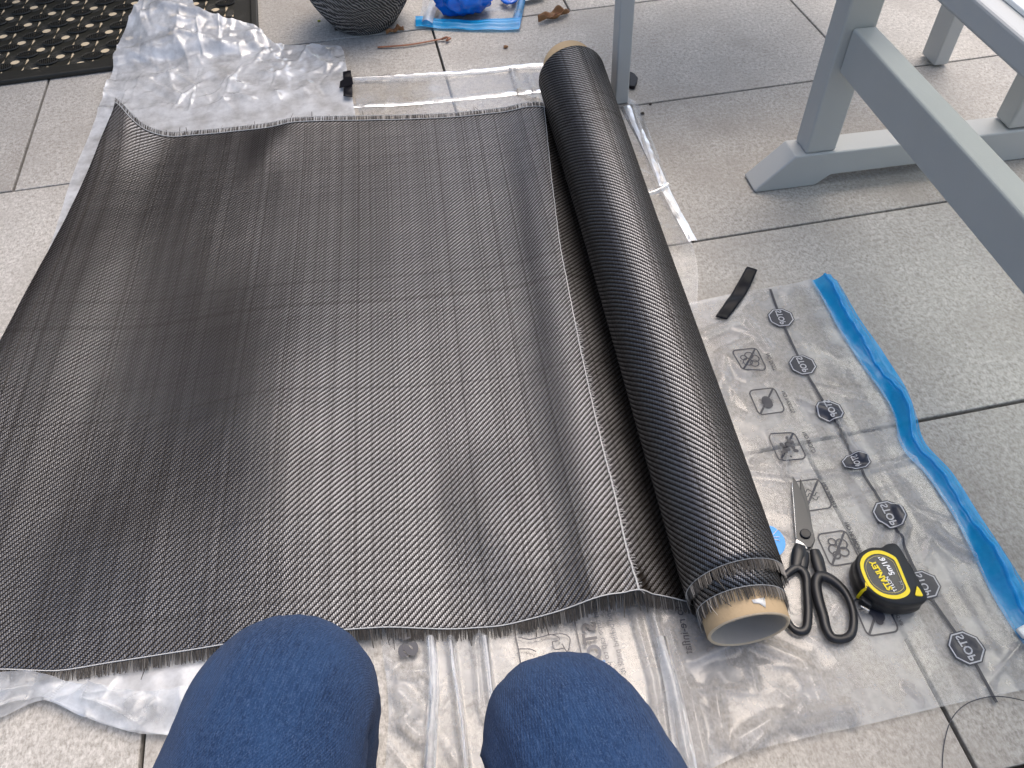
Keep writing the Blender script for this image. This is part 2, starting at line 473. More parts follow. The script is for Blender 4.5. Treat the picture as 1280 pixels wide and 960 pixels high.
def crumple(X, Y, cell, seed=0, warp=.4):
    """0..1 height field of creased film: distance to scattered points, creased where two meet"""
    r = np.random.default_rng(seed)
    x0, x1, y0, y1 = X.min()-cell, X.max()+cell, Y.min()-cell, Y.max()+cell
    n = int(min(700, max(6, (x1-x0)*(y1-y0)/(cell*cell))))
    S = np.stack([r.uniform(x0, x1, n), r.uniform(y0, y1, n)], 1)
    Xw = X+vnoise(X, Y, 1/(cell*1.3), seed+50)*cell*warp; Yw = Y+vnoise(X, Y, 1/(cell*1.3), seed+60)*cell*warp
    d = np.full(X.shape, 1e9)
    for (sx, sy), st, an in zip(S, r.uniform(.5, 1.0, n), r.uniform(0, math.pi, n)):
        dx, dy = Xw-sx, Yw-sy
        ca, sa = math.cos(an), math.sin(an)
        q = np.sqrt((dx*ca+dy*sa)**2+((-dx*sa+dy*ca)*st*1.7)**2+(cell*.12)**2)
        d = np.minimum(d, q)
    return np.clip(d/cell, 0, 1.2)/1.2

def creases(X, Y, n, lmin, lmax, w, h, seed, region=None):
    """sharp straight crease ridges scattered over a film"""
    r = np.random.default_rng(seed); Z = np.zeros_like(X)
    x0, x1, y0, y1 = region if region else (X.min(), X.max(), Y.min(), Y.max())
    for _ in range(n):
        cx, cy = r.uniform(x0, x1), r.uniform(y0, y1); an = r.uniform(0, math.pi); L = r.uniform(lmin, lmax)/2; ww = w*r.uniform(.6, 1.5)
        dx, dy = X-cx, Y-cy; ca, sa = math.cos(an), math.sin(an)
        a = dx*ca+dy*sa; b = -dx*sa+dy*ca; b = b+a*a*r.uniform(-2.5, 2.5)
        Z += h*r.uniform(.4, 1.1)*r.choice([1, 1, -.6])*np.exp(-np.abs(b)/ww)*np.exp(-(a/L)**4)
    return Z

def coons(top, bot, left, right, nu, nv):
    """XY patch; top/bot run left to right, left/right run bottom to top"""
    T, B = resample(top, nu), resample(bot, nu); Lf, Rt = resample(left, nv), resample(right, nv)
    a = np.linspace(0, 1, nu)[None, :, None]; b = np.linspace(0, 1, nv)[:, None, None]
    P = (1-b)*B[None]+b*T[None]+(1-a)*Lf[:, None]+a*Rt[:, None]
    P = P-((1-a)*(1-b)*B[0]+a*(1-b)*B[-1]+(1-a)*b*T[0]+a*b*T[-1])
    return P[..., 0], P[..., 1]

def px(*pts, z=0.0):
    return [at(x, y, z)[:2] for x, y in pts]

def seg_dist(X, Y, line):
    d = np.full(X.shape, 1e9)
    for (a, b) in zip(line[:-1], line[1:]):
        a, b = np.asarray(a[:2]), np.asarray(b[:2]); e = b-a; L2 = max(e@e, 1e-12)
        t = np.clip(((X-a[0])*e[0]+(Y-a[1])*e[1])/L2, 0, 1)
        d = np.minimum(d, np.hypot(X-a[0]-t*e[0], Y-a[1]-t*e[1]))
    return d

# ------------------------------------------------------------------ THE SETTING: ground and paving tiles
OX, OY, TW, TL, STAG = -0.65186, 2.09423, .4, .8, .38780
ground = mesh("ground", [(-40, -40, -.022), (40, -40, -.022), (40, 40, -.022), (-40, 40, -.022)], [(0, 1, 2, 3)], M['bed'])
ground['kind'] = 'structure'
floor = mesh("patio_floor", [(-4.5, -2.2, -.009), (5, -2.2, -.009), (5, 5.2, -.009), (-4.5, 5.2, -.009),
                             (-4.5, -2.2, -.02), (5, -2.2, -.02), (5, 5.2, -.02), (-4.5, 5.2, -.02)],
             [(0, 1, 2, 3), (0, 4, 5, 1), (1, 5, 6, 2), (2, 6, 7, 3), (3, 7, 4, 0)], M['bed'], smooth=False)
floor['kind'] = 'structure'
G = .0023; bv = .0016
def tile_mesh():
    a, b = TL/2-G, TW/2-G
    V = []
    for z, s in ((-.014, 0), (-bv, 0), (-bv*.3, bv*.3), (0, bv)):
        V += [(-a+s, -b+s, z), (a-s, -b+s, z), (a-s, b-s, z), (-a+s, b-s, z)]
    F = [(12, 13, 14, 15)]
    for r in range(3):
        for k in range(4):
            F.append((r*4+k, r*4+(k+1) % 4, r*4+4+(k+1) % 4, r*4+4+k))
    return V, F
proto = None
for n in range(-7, 11):                        # row n lies between joint lines n and n+1
    yc = OY-(n+.5)*TW
    if yc < -1.9 or yc > 5: continue
    for k in range(-6, 8):
        xc = OX+(k+.5+(STAG if n % 2 == 0 else 0))*TL
        if xc < -3.4 or xc > 4.2: continue
        if proto is None:
            V, F = tile_mesh(); proto = mesh("paving_tile", V, F, M['tile'], floor, smooth=False, loc=(xc, yc, 0))
        else:
            o = proto.copy(); COL.objects.link(o); o.parent = floor; o.location = (xc, yc, random.uniform(-.0006, .0004))

# ------------------------------------------------------------------ plastic films (lowest first)
def film(name, X, Y, Z, mat, parent, nu, nv):
    V = np.stack([X.ravel(), Y.ravel(), Z.ravel()], 1)
    return mesh(name, V, gridf(nu, nv), mat, parent)

def folds_z(X, Y, folds):
    Z = np.zeros_like(X)
    for line, h, w in folds:
        d = seg_dist(X, Y, px(*line))
        Z += h*np.exp(-(d/w)**2)
    return Z

# clear sleeve running under the far end of the roll and down its right side
sleeve = thing("plastic_sleeve", "clear thin plastic sleeve lying under the far end of the roll", "plastic sleeve", (*at(690, 150)[:2], 0))
nu, nv = 150, 150
X, Y = coons(px((436, 97), (560, 92), (690, 82), (735, 88), (797, 131)), px((520, 420), (690, 420), (872, 392)),
             px((520, 420), (480, 250), (436, 97)), px((872, 392), (864, 303), (797, 131)), nu, nv)
Z = .0012+.0016*crumple(X, Y, .05, 3)+np.maximum(0, creases(X, Y, 26, .02, .08, .003, .003, 77))+folds_z(X, Y, [
    (((440, 101), (560, 96), (640, 88), (690, 87)), .007, .006), (((640, 88), (650, 120), (690, 135)), .006, .004),
    (((660, 95), (672, 128)), .005, .004), (((450, 132), (560, 126), (690, 110)), .002, .005),
    (((790, 133), (822, 235), (866, 303)), .004, .003), (((800, 132), (830, 240)), .003, .003), (((800, 245), (832, 238)), .006, .004)])
film("film_sheet", X, Y, Z, M['film_clear'], sleeve, nu, nv)
def film_strip(name, line, w, mat, parent, z=.004, bumpz=.003, n=60, seed=0, m=7):
    """a folded-over band of film along a pixel line"""
    C = resample([at(x, y) for x, y in line], n)
    V = []
    for i in range(n):
        T = C[min(i+1, n-1)]-C[max(i-1, 0)]; T /= np.linalg.norm(T); s = np.array([-T[1], T[0], 0])
        ww = w[0]+(w[1]-w[0])*i/(n-1) if isinstance(w, (tuple, list)) else w
        for k in range(m):
            f = k/(m-1)-.5
            zz = z+bumpz*(1-(2*f)**2)
            V.append(C[i]+s*f*ww+np.array([0, 0, zz]))
    V = np.array(V)
    V[:, 2] += .0018*vnoise(V[:, 0], V[:, 1], 60, seed)
    return mesh(name, V, gridf(m, n), mat, parent)
film_strip("folded_edge", ((442, 101), (520, 97), (600, 92), (650, 86), (688, 84)), (.012, .022), M['film_white'], sleeve, .004, .004, seed=4)
film_strip("folded_edge", ((440, 134), (520, 130), (600, 122), (690, 113)), (.012, .014), M['film_white'], sleeve, .0022, .001, seed=5)
film_strip("folded_edge", ((784, 134), (806, 180), (835, 245), (866, 303)), (.016, .014), M['film_white'], sleeve, .0025, .0015, seed=6)
film_strip("folded_edge", ((802, 248), (818, 243), (834, 234)), (.006, .012), M['film_white'], sleeve, .005, .004, 14, seed=7)

# milky wrapper under the left half of the fabric, crumpled beyond its far corner
wrapper = thing("plastic_wrapper", "milky crumpled plastic wrapper spread under the fabric's left side, bunched up over the doormat corner", "plastic wrapper", (*at(280, 110)[:2], 0))
nu, nv = 230, 330
ztop = .035
X, Y = coons([at(x, y, z)[:2] for x, y, z in ((146, 76, .012), (172, 45, .02), (192, 12, .05), (222, 3, .055), (244, 14, .05), (256, 26, .04), (318, 37, .02), (345, 54, .01), (418, 58, .006), (430, 66, .004))],
             px((-90, 930), (0, 901), (57, 879), (110, 900), (170, 918), (214, 922), (330, 935)),
             px((-90, 930), (-40, 620), (55, 335), (70, 290), (95, 212), (122, 150)) + [at(146, 76, .012)[:2]],
             px((330, 935), (400, 700), (470, 300), (444, 142), (438, 110)) + [at(430, 66, .004)[:2]], nu, nv)
topness = smooth01((Y-at(300, 158)[1])/.10)                  # 1 beyond the fabric's far edge
backness = smooth01((Y-at(250, 60)[1]+.10)/.30)
low = smooth01((at(150, 842)[1]+.02-Y)/.05)
leftness = smooth01((at(60, 335)[0]+.03-X)/.03)
cz = crumple(X, Y, .085, 21, .6)*.6+crumple(X, Y, .04, 22, .6)*.3+crumple(X, Y, .02, 23)*.1
Z = .0022+cz*(.022*topness*(.5+.5*backness))+.030*backness*topness*(vnoise(X, Y, 7, 8)+.9)
crs = creases(X, Y, 150, .03, .14, .005, .009, 71, (X.min(), X.max(), 1.48, Y.max()))+creases(X, Y, 160, .015, .05, .003, .004, 72, (X.min(), X.max(), 1.5, Y.max()))
Z += np.maximum(crs, -.006)*topness*(.55+.6*backness)
Z += low*(.010*crumple(X, Y, .06, 24)+np.maximum(0, creases(X, Y, 40, .03, .12, .004, .007, 73, (X.min(), X.max(), Y.min(), .42))))+.003*leftness*cz
corner = at(205, 15, .05)[:2]
Z += .045*np.exp(-((X-corner[0])**2+(Y-corner[1])**2)/.10**2)
onmat = smooth01((Y-1.66)/.03)*smooth01((-.20-X)/.03)
Z += .013*onmat
film("film_sheet", X, Y, Z, M['film_milky'], wrapper, nu, nv)
nu, nv = 120, 50
X, Y = coons(px((-60, 846), (40, 846), (66, 850), (110, 862), (180, 872), (262, 862)), px((-60, 935), (0, 900), (57, 878), (110, 898), (170, 917), (250, 926)), px((-60, 935), (-60, 890), (-60, 846)), px((250, 926), (258, 895), (262, 862)), nu, nv)
Z = .010+.012*crumple(X, Y, .05, 25)+np.maximum(-.004, creases(X, Y, 50, .02, .10, .004, .009, 79))
film("film_flap", X, Y, Z, M['film_white'], wrapper, nu, nv)

# storage bag with STOP print and blue zip, under the roll and the tools
bag = thing("storage_bag", "large clear storage bag with mirrored STOP print and wavy blue zip under the scissors", "storage bag", (*at(1100, 620)[:2], 0))
zipL = ((1015, 354), (1030, 378), (1050, 415), (1076, 455), (1102, 492), (1118, 522), (1128, 562), (1158, 596), (1188, 640), (1210, 682), (1234, 735), (1262, 782), (1290, 822))
zipL = tuple((x-2.5, y) for x, y in zipL)
zipR = ((1042, 354), (1056, 378), (1076, 410), (1102, 446), (1126, 484), (1140, 522), (1152, 556), (1186, 594), (1216, 640), (1242, 682), (1266, 720), (1296, 762), (1326, 802))
zipR = tuple((x+2.5, y) for x, y in zipR)
nu, nv = 220, 300
BX, BY = coons(px((700, 420), (862, 382), (940, 366), (1013, 355)), px((846, 985), (923, 947), (1000, 926), (1090, 906), (1180, 884), (1290, 862)),
               px((846, 985), (815, 800), (740, 600), (700, 420)), px((1290, 862), (1285, 825)) + px(*zipL[::-1][1:]), nu, nv)
bag_folds = [(((915, 590), (1000, 600), (1090, 590), (1180, 570)), .0035, .004), (((1000, 505), (1040, 520), (1062, 560), (1075, 575)), .007, .005),
             (((1160, 665), (1190, 690), (1210, 700)), .007, .005), (((1120, 640), (1130, 660), (1118, 690)), .006, .004),
             (((880, 420), (930, 400), (960, 440)), .004, .006), (((930, 470), (905, 450), (895, 520)), .006, .010),
             (((960, 545), (975, 580)), .004, .003), (((985, 550), (980, 600)), .005, .003), (((940, 580), (970, 560)), .004, .003),
             (((860, 830), (930, 800), (1000, 830), (1025, 890), (1000, 905)), .006, .008), (((920, 930), (960, 905), (1060, 890)), .008, .007),
             (((1055, 890), (1065, 905)), .007, .004), (((985, 895), (1000, 880)), .007, .004), (((890, 860), (900, 930)), .006, .006),
             (((835, 790), (862, 880), (880, 960)), .006, .005), (((815, 770), (840, 860), (860, 970)), .006, .004),
             (((1100, 660), (1090, 690)), .004, .003), (((1130, 860), (1150, 880)), .004, .003), (((1240, 650), (1262, 700)), .004, .004), (((1110, 480), (1090, 470)), .004, .003)]
calm = 1-smooth01((.03-seg_dist(BX, BY, px((962, 372), (1010, 470), (1060, 570), (1110, 650), (1160, 740), (1240, 875))))/.02)*.75
near_cr = smooth01((at(930, 800)[1]+.02-BY)/.05)*smooth01((at(1080, 850)[0]-BX)/.08)
def bag_height(Xa, Ya):
    return .0028+.0042*crumple(Xa, Ya, .075, 31, .8)*(.5+.5*vnoise(Xa, Ya, 9, 5)**2*2)
BZ = bag_height(BX, BY)*(.4+.6*calm)+.0016+folds_z(BX, BY, bag_folds)+near_cr*(.006*crumple(BX, BY, .06, 33, .8)+np.maximum(0, creases(BX, BY, 30, .02, .10, .004, .006, 74, (.22, .5, .10, .30))))+np.maximum(0, creases(BX, BY, 40, .02, .07, .0025, .003, 75))*(.4+.6*calm)
BZ += .004*np.exp(-(seg_dist(BX, BY, px(*zipL))/.018)**2)
film("film_panel", BX, BY, BZ, M['film'], bag, nu, nv)
_bf = np.stack([BX.ravel(), BY.ravel()], 1)
def bagz(x, y):
    i = np.argmin((_bf[:, 0]-x)**2+(_bf[:, 1]-y)**2); return BZ.ravel()[i]
# middle panel between and under the knees
nu, nv = 170, 110
CX, CY = coons(px((470, 760), (600, 720), (815, 720)), px((478, 1010), (640, 1005), (850, 1000)), px((478, 1010), (486, 880), (470, 760)), px((850, 1000), (838, 870), (815, 720)), nu, nv)
mid_folds = [(((537, 800), (541, 880), (535, 960)), .007, .004), (((563, 800), (572, 880), (585, 985)), .007, .0035), (((604, 800), (612, 870), (620, 960)), .007, .004),
             (((594, 800), (600, 880), (606, 900)), .005, .003), (((815, 760), (835, 850), (850, 970)), .007, .006), (((790, 760), (815, 850), (830, 960)), .006, .004),
             (((500, 845), (530, 842)), .007, .005), (((500, 868), (520, 888), (505, 905), (525, 922)), .008, .007), (((490, 830), (470, 815)), .005, .005)]
CZ = .0015+.0035*crumple(CX, CY, .055, 41)+np.maximum(0, creases(CX, CY, 40, .02, .08, .003, .004, 76))+folds_z(CX, CY, mid_folds)
film("film_panel", CX, CY, CZ, M['film'], bag, nu, nv)
film_strip("folded_edge", ((539, 798), (543, 850), (541, 900), (537, 975)), (.010, .012), M['film_white'], bag, .006, .004, 30, seed=12)
film_strip("folded_edge", ((606, 798), (611, 835), (616, 880)), (.008, .006), M['film_white'], bag, .006, .004, 20, seed=13)
film_strip("folded_edge", ((564, 805), (570, 850), (578, 900), (584, 970)), (.006, .005), M['film_white'], bag, .006, .004, 20, seed=14)
film_strip("folded_edge", ((826, 800), (838, 850), (850, 900), (862, 970)), (.012, .014), M['film_white'], bag, .008, .004, 30, seed=15)

# blue zip: two ribs and a film flange
def ribbon(name, La, Lb, zf, mat, parent, n=120, m=13, prof=None):
    A = resample([at(*q) for q in La], n); B = resample([at(*q) for q in Lb], n)
    V = []
    for i in range(n):
        for k in range(m):
            f = k/(m-1); q = A[i]*(1-f)+B[i]*f
            V.append((q[0], q[1], zf(i/(n-1), f)))
    return mesh(name, V, gridf(m, n), mat, parent)
wav = lambda s: .010+.006*math.sin(s*17)+.004*math.sin(s*31+1)
def zprof(s, f):
    return .004+wav(s)*math.exp(-((f-.55)/.35)**2)+.0022*(math.exp(-((f-.42)/.07)**2)+math.exp(-((f-.66)/.07)**2))+.0012*math.sin(s*140+4*f)*math.exp(-((f-.5)/.3)**2)
ribbon("zip_band", zipL, zipR, zprof, M['zip'], bag)
ribbon("zip_rib", [(x*.62+x2*.38, y*.62+y2*.38) for (x, y), (x2, y2) in zip(zipL, zipR)], [(x*.5+x2*.5, y*.5+y2*.5) for (x, y), (x2, y2) in zip(zipL, zipR)],
       lambda s, f: zprof(s, .38+.12*f)+.0012+.001*math.sin(f*math.pi), M['zip'], bag, m=5)
V, F = box_pts(at(1276, 806, .004), at(1292, 836, .004)-at(1276, 806, .004), at(1300, 800, .004)-at(1276, 806, .004), (0, 0, .02))
so = mesh("zip_slider", V, F, M['grey_plastic'], bag, smooth=False); bevel(so, .003)
V, F = box_pts(at(1268, 788, .012), at(1278, 800, .012)-at(1268, 788, .012), at(1290, 776, .012)-at(1268, 788, .012), (0, 0, .006))
bevel(mesh("zip_stop", V, F, M['white_trim'], bag, smooth=False), .002)

# ---- print on the bag
FONT = None
def text_mesh(txt, bold=0.0, spacing=1.0):
    cu = bpy.data.curves.new("text", 'FONT'); cu.body = txt; cu.size = 1; cu.align_x = 'CENTER'; cu.align_y = 'CENTER'
    cu.offset = bold; cu.space_character = spacing; cu.resolution_u = 3
    o = bpy.data.objects.new("text", cu); COL.objects.link(o)
    me = bpy.data.meshes.new_from_object(o)
    V = np.array([v.co[:] for v in me.vertices]).reshape(-1, 3)[:, :2]; F = [tuple(p.vertices) for p in me.polygons]
    bpy.data.objects.remove(o); bpy.data.curves.remove(cu); bpy.data.meshes.remove(me)
    return V, F
def print_text(name, txt, c, r, size, mat, parent, zf, mirror=True, bold=0.0, aspect=1.0, kind=None, lift=.0010):
    """flat lettering centred at c, reading along r (world XY), following the film height zf"""
    V, F = text_mesh(txt, bold)
    if len(V) == 0: return
    r = np.asarray(r[:2], float); r = r/np.linalg.norm(r); up = np.array([-r[1], r[0]])*(-1 if mirror else 1)
    P = np.asarray(c[:2])[None]+V[:, :1]*r[None]*size*aspect+V[:, 1:]*up[None]*size
    if mirror: F = [f[::-1] for f in F]
    Z = [zf(x, y)+lift for x, y in P]
    if callable(zf) and len(P): Z = np.maximum(Z, np.percentile(Z, 60))
    return mesh(name, np.column_stack([P, Z]), F, mat, parent, smooth=False)

line_px = ((962, 364), (975, 400), (1002, 459), (1035, 517), (1068, 581), (1109, 646), (1152, 733), (1205, 812), (1243, 880))
LN = resample([at(*q) for q in line_px], 160)
def flat_line(name, pts, w, mat, parent, zf=bagz, lift=.0009):
    V = []; n = len(pts)
    for i in range(n):
        T = pts[min(i+1, n-1)]-pts[max(i-1, 0)]; T = T[:2]/np.linalg.norm(T[:2]); s = np.array([-T[1], T[0]])
        z = zf(*pts[i][:2])+lift
        for f in (-.5, .5): V.append((*(pts[i][:2]+s*f*w), z))
    return mesh(name, V, [(2*i, 2*i+1, 2*i+3, 2*i+2) for i in range(n-1)], mat, parent)
flat_line("printed_line", LN, .0036, M['ink'], bag)
def octagon(c, r, rad, mat, name, lift, squash=1.0, ring=None):
    """eight-sided print that follows the film"""
    r = np.asarray(r[:2])/np.linalg.norm(r[:2]); t_ = np.array([-r[1], r[0]])
    V = []; qs = np.linspace(0, 1, 6) if ring is None else np.array([ring, 1.0]); m = 24
    for q in qs:
        for k in range(m):
            e, f = divmod(k, 3); f /= 3
            a0, a1 = math.pi/8+e*math.pi/4, math.pi/8+(e+1)*math.pi/4
            x = math.cos(a0)*(1-f)+math.cos(a1)*f; y = math.sin(a0)*(1-f)+math.sin(a1)*f
            p = np.asarray(c[:2])+r*x*rad*q*squash+t_*y*rad*q
            V.append((*p, softz(*p)+lift))
    F = [(j*m+k, (j+1)*m+k, (j+1)*m+(k+1) % m, j*m+(k+1) % m) for j in range(len(qs)-1) for k in range(m)]
    return mesh(name, V, F, mat, bag, smooth=True)
def softz(x, y):
    return max(bagz(x+dx, y+dy) for dx, dy in ((0, 0), (.003, 0), (-.003, 0), (0, .003), (0, -.003)))
for i, (x, y) in enumerate(line_px[1:-1]):
    c = at(x, y); a = at(*line_px[i]); b = at(*line_px[i+2]); r = b-a
    sq = .66 if i == 3 else (1.0, .97, 1.0, 1, 1.03, .92, 1.0)[i]
    octagon(c, r, .0164, M['ink'], "stop_emblem", .0014, sq)
    octagon(c, r, .0193, M['ink'], "emblem_border", .0015, sq, ring=.925)
    octagon(c, r, .0179, M['ink_pale'], "emblem_gap", .0015, sq, ring=.915)
    print_text("stop_lettering", "STOP", c, r, .0122*(1 if sq > .8 else .9), M['ink_pale'], bag, softz, True, .02, .95*sq, lift=.0021)

def icon_frame(c, r, w, h, parent):
    r = np.asarray(r[:2])/np.linalg.norm(r[:2]); s = np.array([-r[1], r[0]])
    pts = []
    for cx, cy, a0 in ((1, 1, 0), (-1, 1, 90), (-1, -1, 180), (1, -1, 270)):
        for k in range(5):
            an = math.radians(a0+k*22.5); q = .34
            pts.append((cx*(1-q)+q*math.cos(an), cy*(1-q)+q*math.sin(an)))
    pts = np.array(pts)
    W3 = [np.array([*(c[:2]+r*x*w/2+s*y*h/2), 0]) for x, y in pts]; W3.append(W3[0])
    flat_line("icon_frame", W3, .0019, M['ink'], parent)
    D = [np.array([*(c[:2]+r*(-.95+1.9*f)*w/2+s*(.9-1.8*f)*h/2), 0]) for f in np.linspace(0, 1, 14)]
    flat_line("icon_slash", D, .0026, M['ink'], parent, lift=.0012)
    return r, s
def blobs(name, c, r, s, items, mat, parent):
    mb = MB(); items = [(a*1.4, b*1.4, q*1.4) for a, b, q in items]
    for x, y, q in items:
        p = c[:2]+r*x+s*y; z = bagz(*p)+.0010+random.uniform(0, .0002)
        mb.add([(*(p+q*(r*math.cos(a)+s*math.sin(a))), z) for a in np.linspace(0, 2*math.pi, 12, endpoint=False)], [tuple(range(12))])
    return mb.build(name, mat, parent, smooth=False, kind='stuff')
def rings(name, c, r, s, items, mat, parent, w=.0016):
    mb = MB(); items = [(a*1.4, b*1.4, q*1.4) for a, b, q in items]
    for x, y, q in items:
        p = c[:2]+r*x+s*y; z = bagz(*p)+.0011+random.uniform(0, .0003); n = 14
        mb.add([(*(p+qq*(r*math.cos(a)+s*math.sin(a))), z) for qq in (q-w/2, q+w/2) for a in np.linspace(0, 2*math.pi, n, endpoint=False)],
               [(k, n+k, n+(k+1) % n, (k+1) % n) for k in range(n)])
    return mb.build(name, mat, parent, smooth=False)
icons = [((935, 454), (963, 456), "NO DUST", 'dust'), ((957, 505), (984, 506), "NO INSECTS", 'bug'), ((982, 562), (1010, 556), "NO MOLD", 'mold'),
         ((1013, 622), (1035, 622), "NO SCENTS", 'scent'), ((1046, 688), (1066, 676), "NO HUMIDITY", 'humid'), ((1092, 772), (1118, 772), "NO AIR", 'air')]
for (ix, iy), (tx, ty), txt, kd in icons:
    c = at(ix, iy); r = at(ix+24, iy+52)-c
    r, s = icon_frame(c, r, .041, .036, bag)
    if kd == 'dust': rings("icon_drawing", c, r, s, [(-.006, .002, .004), (-.001, .006, .0045), (.005, .004, .004), (.002, -.002, .0045), (-.004, -.004, .003)], M['ink'], bag); blobs("icon_dots", c, r, s, [(.004, -.008, .0007), (.007, -.007, .0007), (.001, -.009, .0007), (-.008, .008, .0007)], M['ink'], bag)
    elif kd == 'bug':
        blobs("icon_drawing", c, r, s, [(-.002, .0, .004), (.001, 0, .005), (.004, .0, .0045)], M['ink'], bag)
        for a in (-.006, -.002, .002, .006):
            flat_line("icon_leg", [np.array([*(c[:2]+r*a*.6+s*q), 0]) for q in np.linspace(-.009, .009, 8)], .0007, M['ink'], bag, lift=.0013)
    elif kd == 'mold': blobs("icon_drawing", c, r, s, [(random.gauss(0, .0045), random.gauss(0, .004), random.uniform(.0006, .002)) for _ in range(26)], M['ink'], bag)
    elif kd == 'scent':
        for a in (-.006, .0, .006):
            flat_line("icon_curl", [np.array([*(c[:2]+s*(q)+r*(a+.002*math.sin(q*700))), 0]) for q in np.linspace(-.008, .008, 18)], .0011, M['ink'], bag)
    elif kd == 'humid': rings("icon_drawing", c, r, s, [(-.003, .004, .0045), (.004, .003, .004), (.001, -.004, .0045), (-.006, -.003, .003), (.006, -.004, .003)], M['ink'], bag, .0018)
    else: blobs("icon_drawing", c, r, s, [(-.004, 0, .005), (.001, .002, .005), (.005, .001, .003)], M['ink'], bag)
    if txt != "NO AIR":
        print_text("icon_caption", txt, at(tx, ty), r, .0078 if len(txt) < 9 else .0074, M['ink'], bag, bagz, True, .012, .9)
    else:
        print_text("icon_caption", txt, at(1122, 776), r, .0052, M['ink'], bag, bagz, True, .01, .9)

cz_ = lambda x, y: CZ.ravel()[np.argmin((CX.ravel()-x)**2+(CY.ravel()-y)**2)]
rr = at(745, 860)-at(725, 770)
for ch, (x, y), m in (("S", (737, 787), 'ink'), ("T", (738, 802), 'ink'), ("O", (743, 819), 'ink_grey'), ("R", (749, 836), 'ink_blue')):
    print_text("print_letter", ch, at(x, y), rr, .021, M[m], bag, lambda a, b: .0075, True, .03)
print_text("print_line", "ove and behind pack it", at(766, 795), rr, .0095, M['ink_grey'], bag, lambda a, b: .0075, True, 0)
print_text("print_line", "and time cap to prevent", at(754, 812), rr, .0095, M['ink_grey'], bag, lambda a, b: .0075, True, 0)
print_text("print_line", "s to re-inflate.", at(853, 792), at(866, 850)-at(848, 770), .0125, M['ink'], bag, lambda a, b: .009, True, .01)
for x, y in ((509, 790), (513, 816)):
    print_text("print_letter", "S" if y > 800 else "O", at(x, y), at(520, 860)-at(513, 790), .026, M['ink'], bag, lambda a, b: .009, True, .07, 1.1)
# framed drawing of a hand by the right knee
flat_line("print_frame", resample([at(644, 797), at(648, 815), at(652, 840)], 12), .0014, M['ink'], bag, lambda a, b: .0075)
flat_line("print_frame", resample([at(718, 780), at(723, 805), at(728, 830)], 12), .0014, M['ink'], bag, lambda a, b: .0075)
hand_ln = [((648, 800), (662, 803), (676, 800), (690, 797), (700, 803), (690, 806)), ((690, 797), (703, 796), (712, 802), (709, 818), (702, 808)), ((690, 806), (693, 815), (705, 814)), ((648, 815), (662, 815), (670, 818))]
for ln in hand_ln:
    flat_line("print_drawing", resample([at(*q) for q in ln], 24), .0013, M['ink'], bag, lambda a, b: .0076)

# ------------------------------------------------------------------ CARBON FABRIC AND ITS ROLL
R_near, R_far = .0515, .060
AX0 = np.array([.279, .259, .0535]); AX1 = np.array([.366, 1.338, .0625])
AXD = (AX1-AX0)/np.linalg.norm(AX1-AX0); ALEN = np.linalg.norm(AX1-AX0)
EV = np.array([AXD[0], AXD[1]])/np.hypot(AXD[0], AXD[1]); EU = np.array([EV[1], -EV[0]])
roll = thing("fabric_roll", "roll of black carbon twill fabric half unrolled across the patio on a cardboard tube", "fabric roll", (*at(450, 450)[:2], 0))

top_px = [(150, 135, .050), (158, 146, .044), (170, 159, .034), (185, 168, .022), (210, 173, .010), (258, 168, .007), (300, 164, .008), (342, 161, .010), (364, 153, .020), (400, 151, .018), (445, 151, .013), (500, 150, .009), (560, 147, .007), (620, 142, .007), (668, 139, .010), (690, 138, .014)]
bot_px = [(0, 837, .004), (75, 840, .006), (150, 828, .008), (225, 817, .010), (300, 806, .013), (400, 794, .013), (485, 786, .010), (560, 788, .005), (630, 784, .005), (690, 770, .013), (740, 755, .024), (780, 741, .034), (800, 736, .038), (815, 738, .034), (835, 746, .020), (868, 757, .006)]
topW = np.array([at(*q) for q in top_px]); botW = np.array([at(*q) for q in bot_px])
ub = lambda P: P[:, 0]*EU[0]+P[:, 1]*EU[1]
vb = lambda P: P[:, 0]*EV[0]+P[:, 1]*EV[1]
U_L = ub(topW)[0]                                          # cut edge of the sheet
botW = np.vstack([[U_L*EU[0]+vb(botW)[:1][0]*EV[0], U_L*EU[1]+vb(botW)[0]*EV[1], .006], botW])
# under the roll the sheet ends on the contact line
def contact(b):
    v = vb(botW)[-1]*(1-b)+vb(topW)[-1]*b
    s = (v-(AX0[0]*EV[0]+AX0[1]*EV[1]))
    c = AX0+AXD*s
    return c[0]*EU[0]+c[1]*EU[1]
left_px = [(150, 135, .050), (134, 170, .030), (118, 208, .020), (90, 272, .014), (60, 333, .012), (30, 392, .010), (0, 450, .010)]
_lw = np.array([at(*q) for q in left_px]); _lu, _lv = ub(_lw), vb(_lw)
def left_u(v):
    return sum(np.interp(v+dv, np.append(_lv[::-1][:1]-.5, _lv[::-1]), np.append(_lu[::-1][:1]-.012, _lu[::-1])) for dv in np.linspace(-.03, .03, 7))/7
U_T, U_L = U_L, float(_lu.min())-.012
NU, NVv = 300, 260
uu0 = np.linspace(0, 1, NU)
tb, tt = ub(botW), ub(topW)
Uend0, Uend1 = contact(0)-.012, contact(1)-.012
def edge_curves(W, Uend):
    u = np.append(ub(W), Uend); v = np.append(vb(W), vb(W)[-1]); z = np.append(W[:, 2], .0035)
    o = np.argsort(u); return u[o], v[o], z[o]
bu, bvv, bz = edge_curves(botW[:-1] if ub(botW)[-1] > Uend0 else botW, Uend0)
tu, tv, tz = edge_curves(topW, Uend1)
def smoothed(x, xp, fp, w=.012):
    return sum(np.interp(x+dx, xp, fp) for dx in np.linspace(-w, w, 7))/7
b1 = np.linspace(0, 1, NVv)
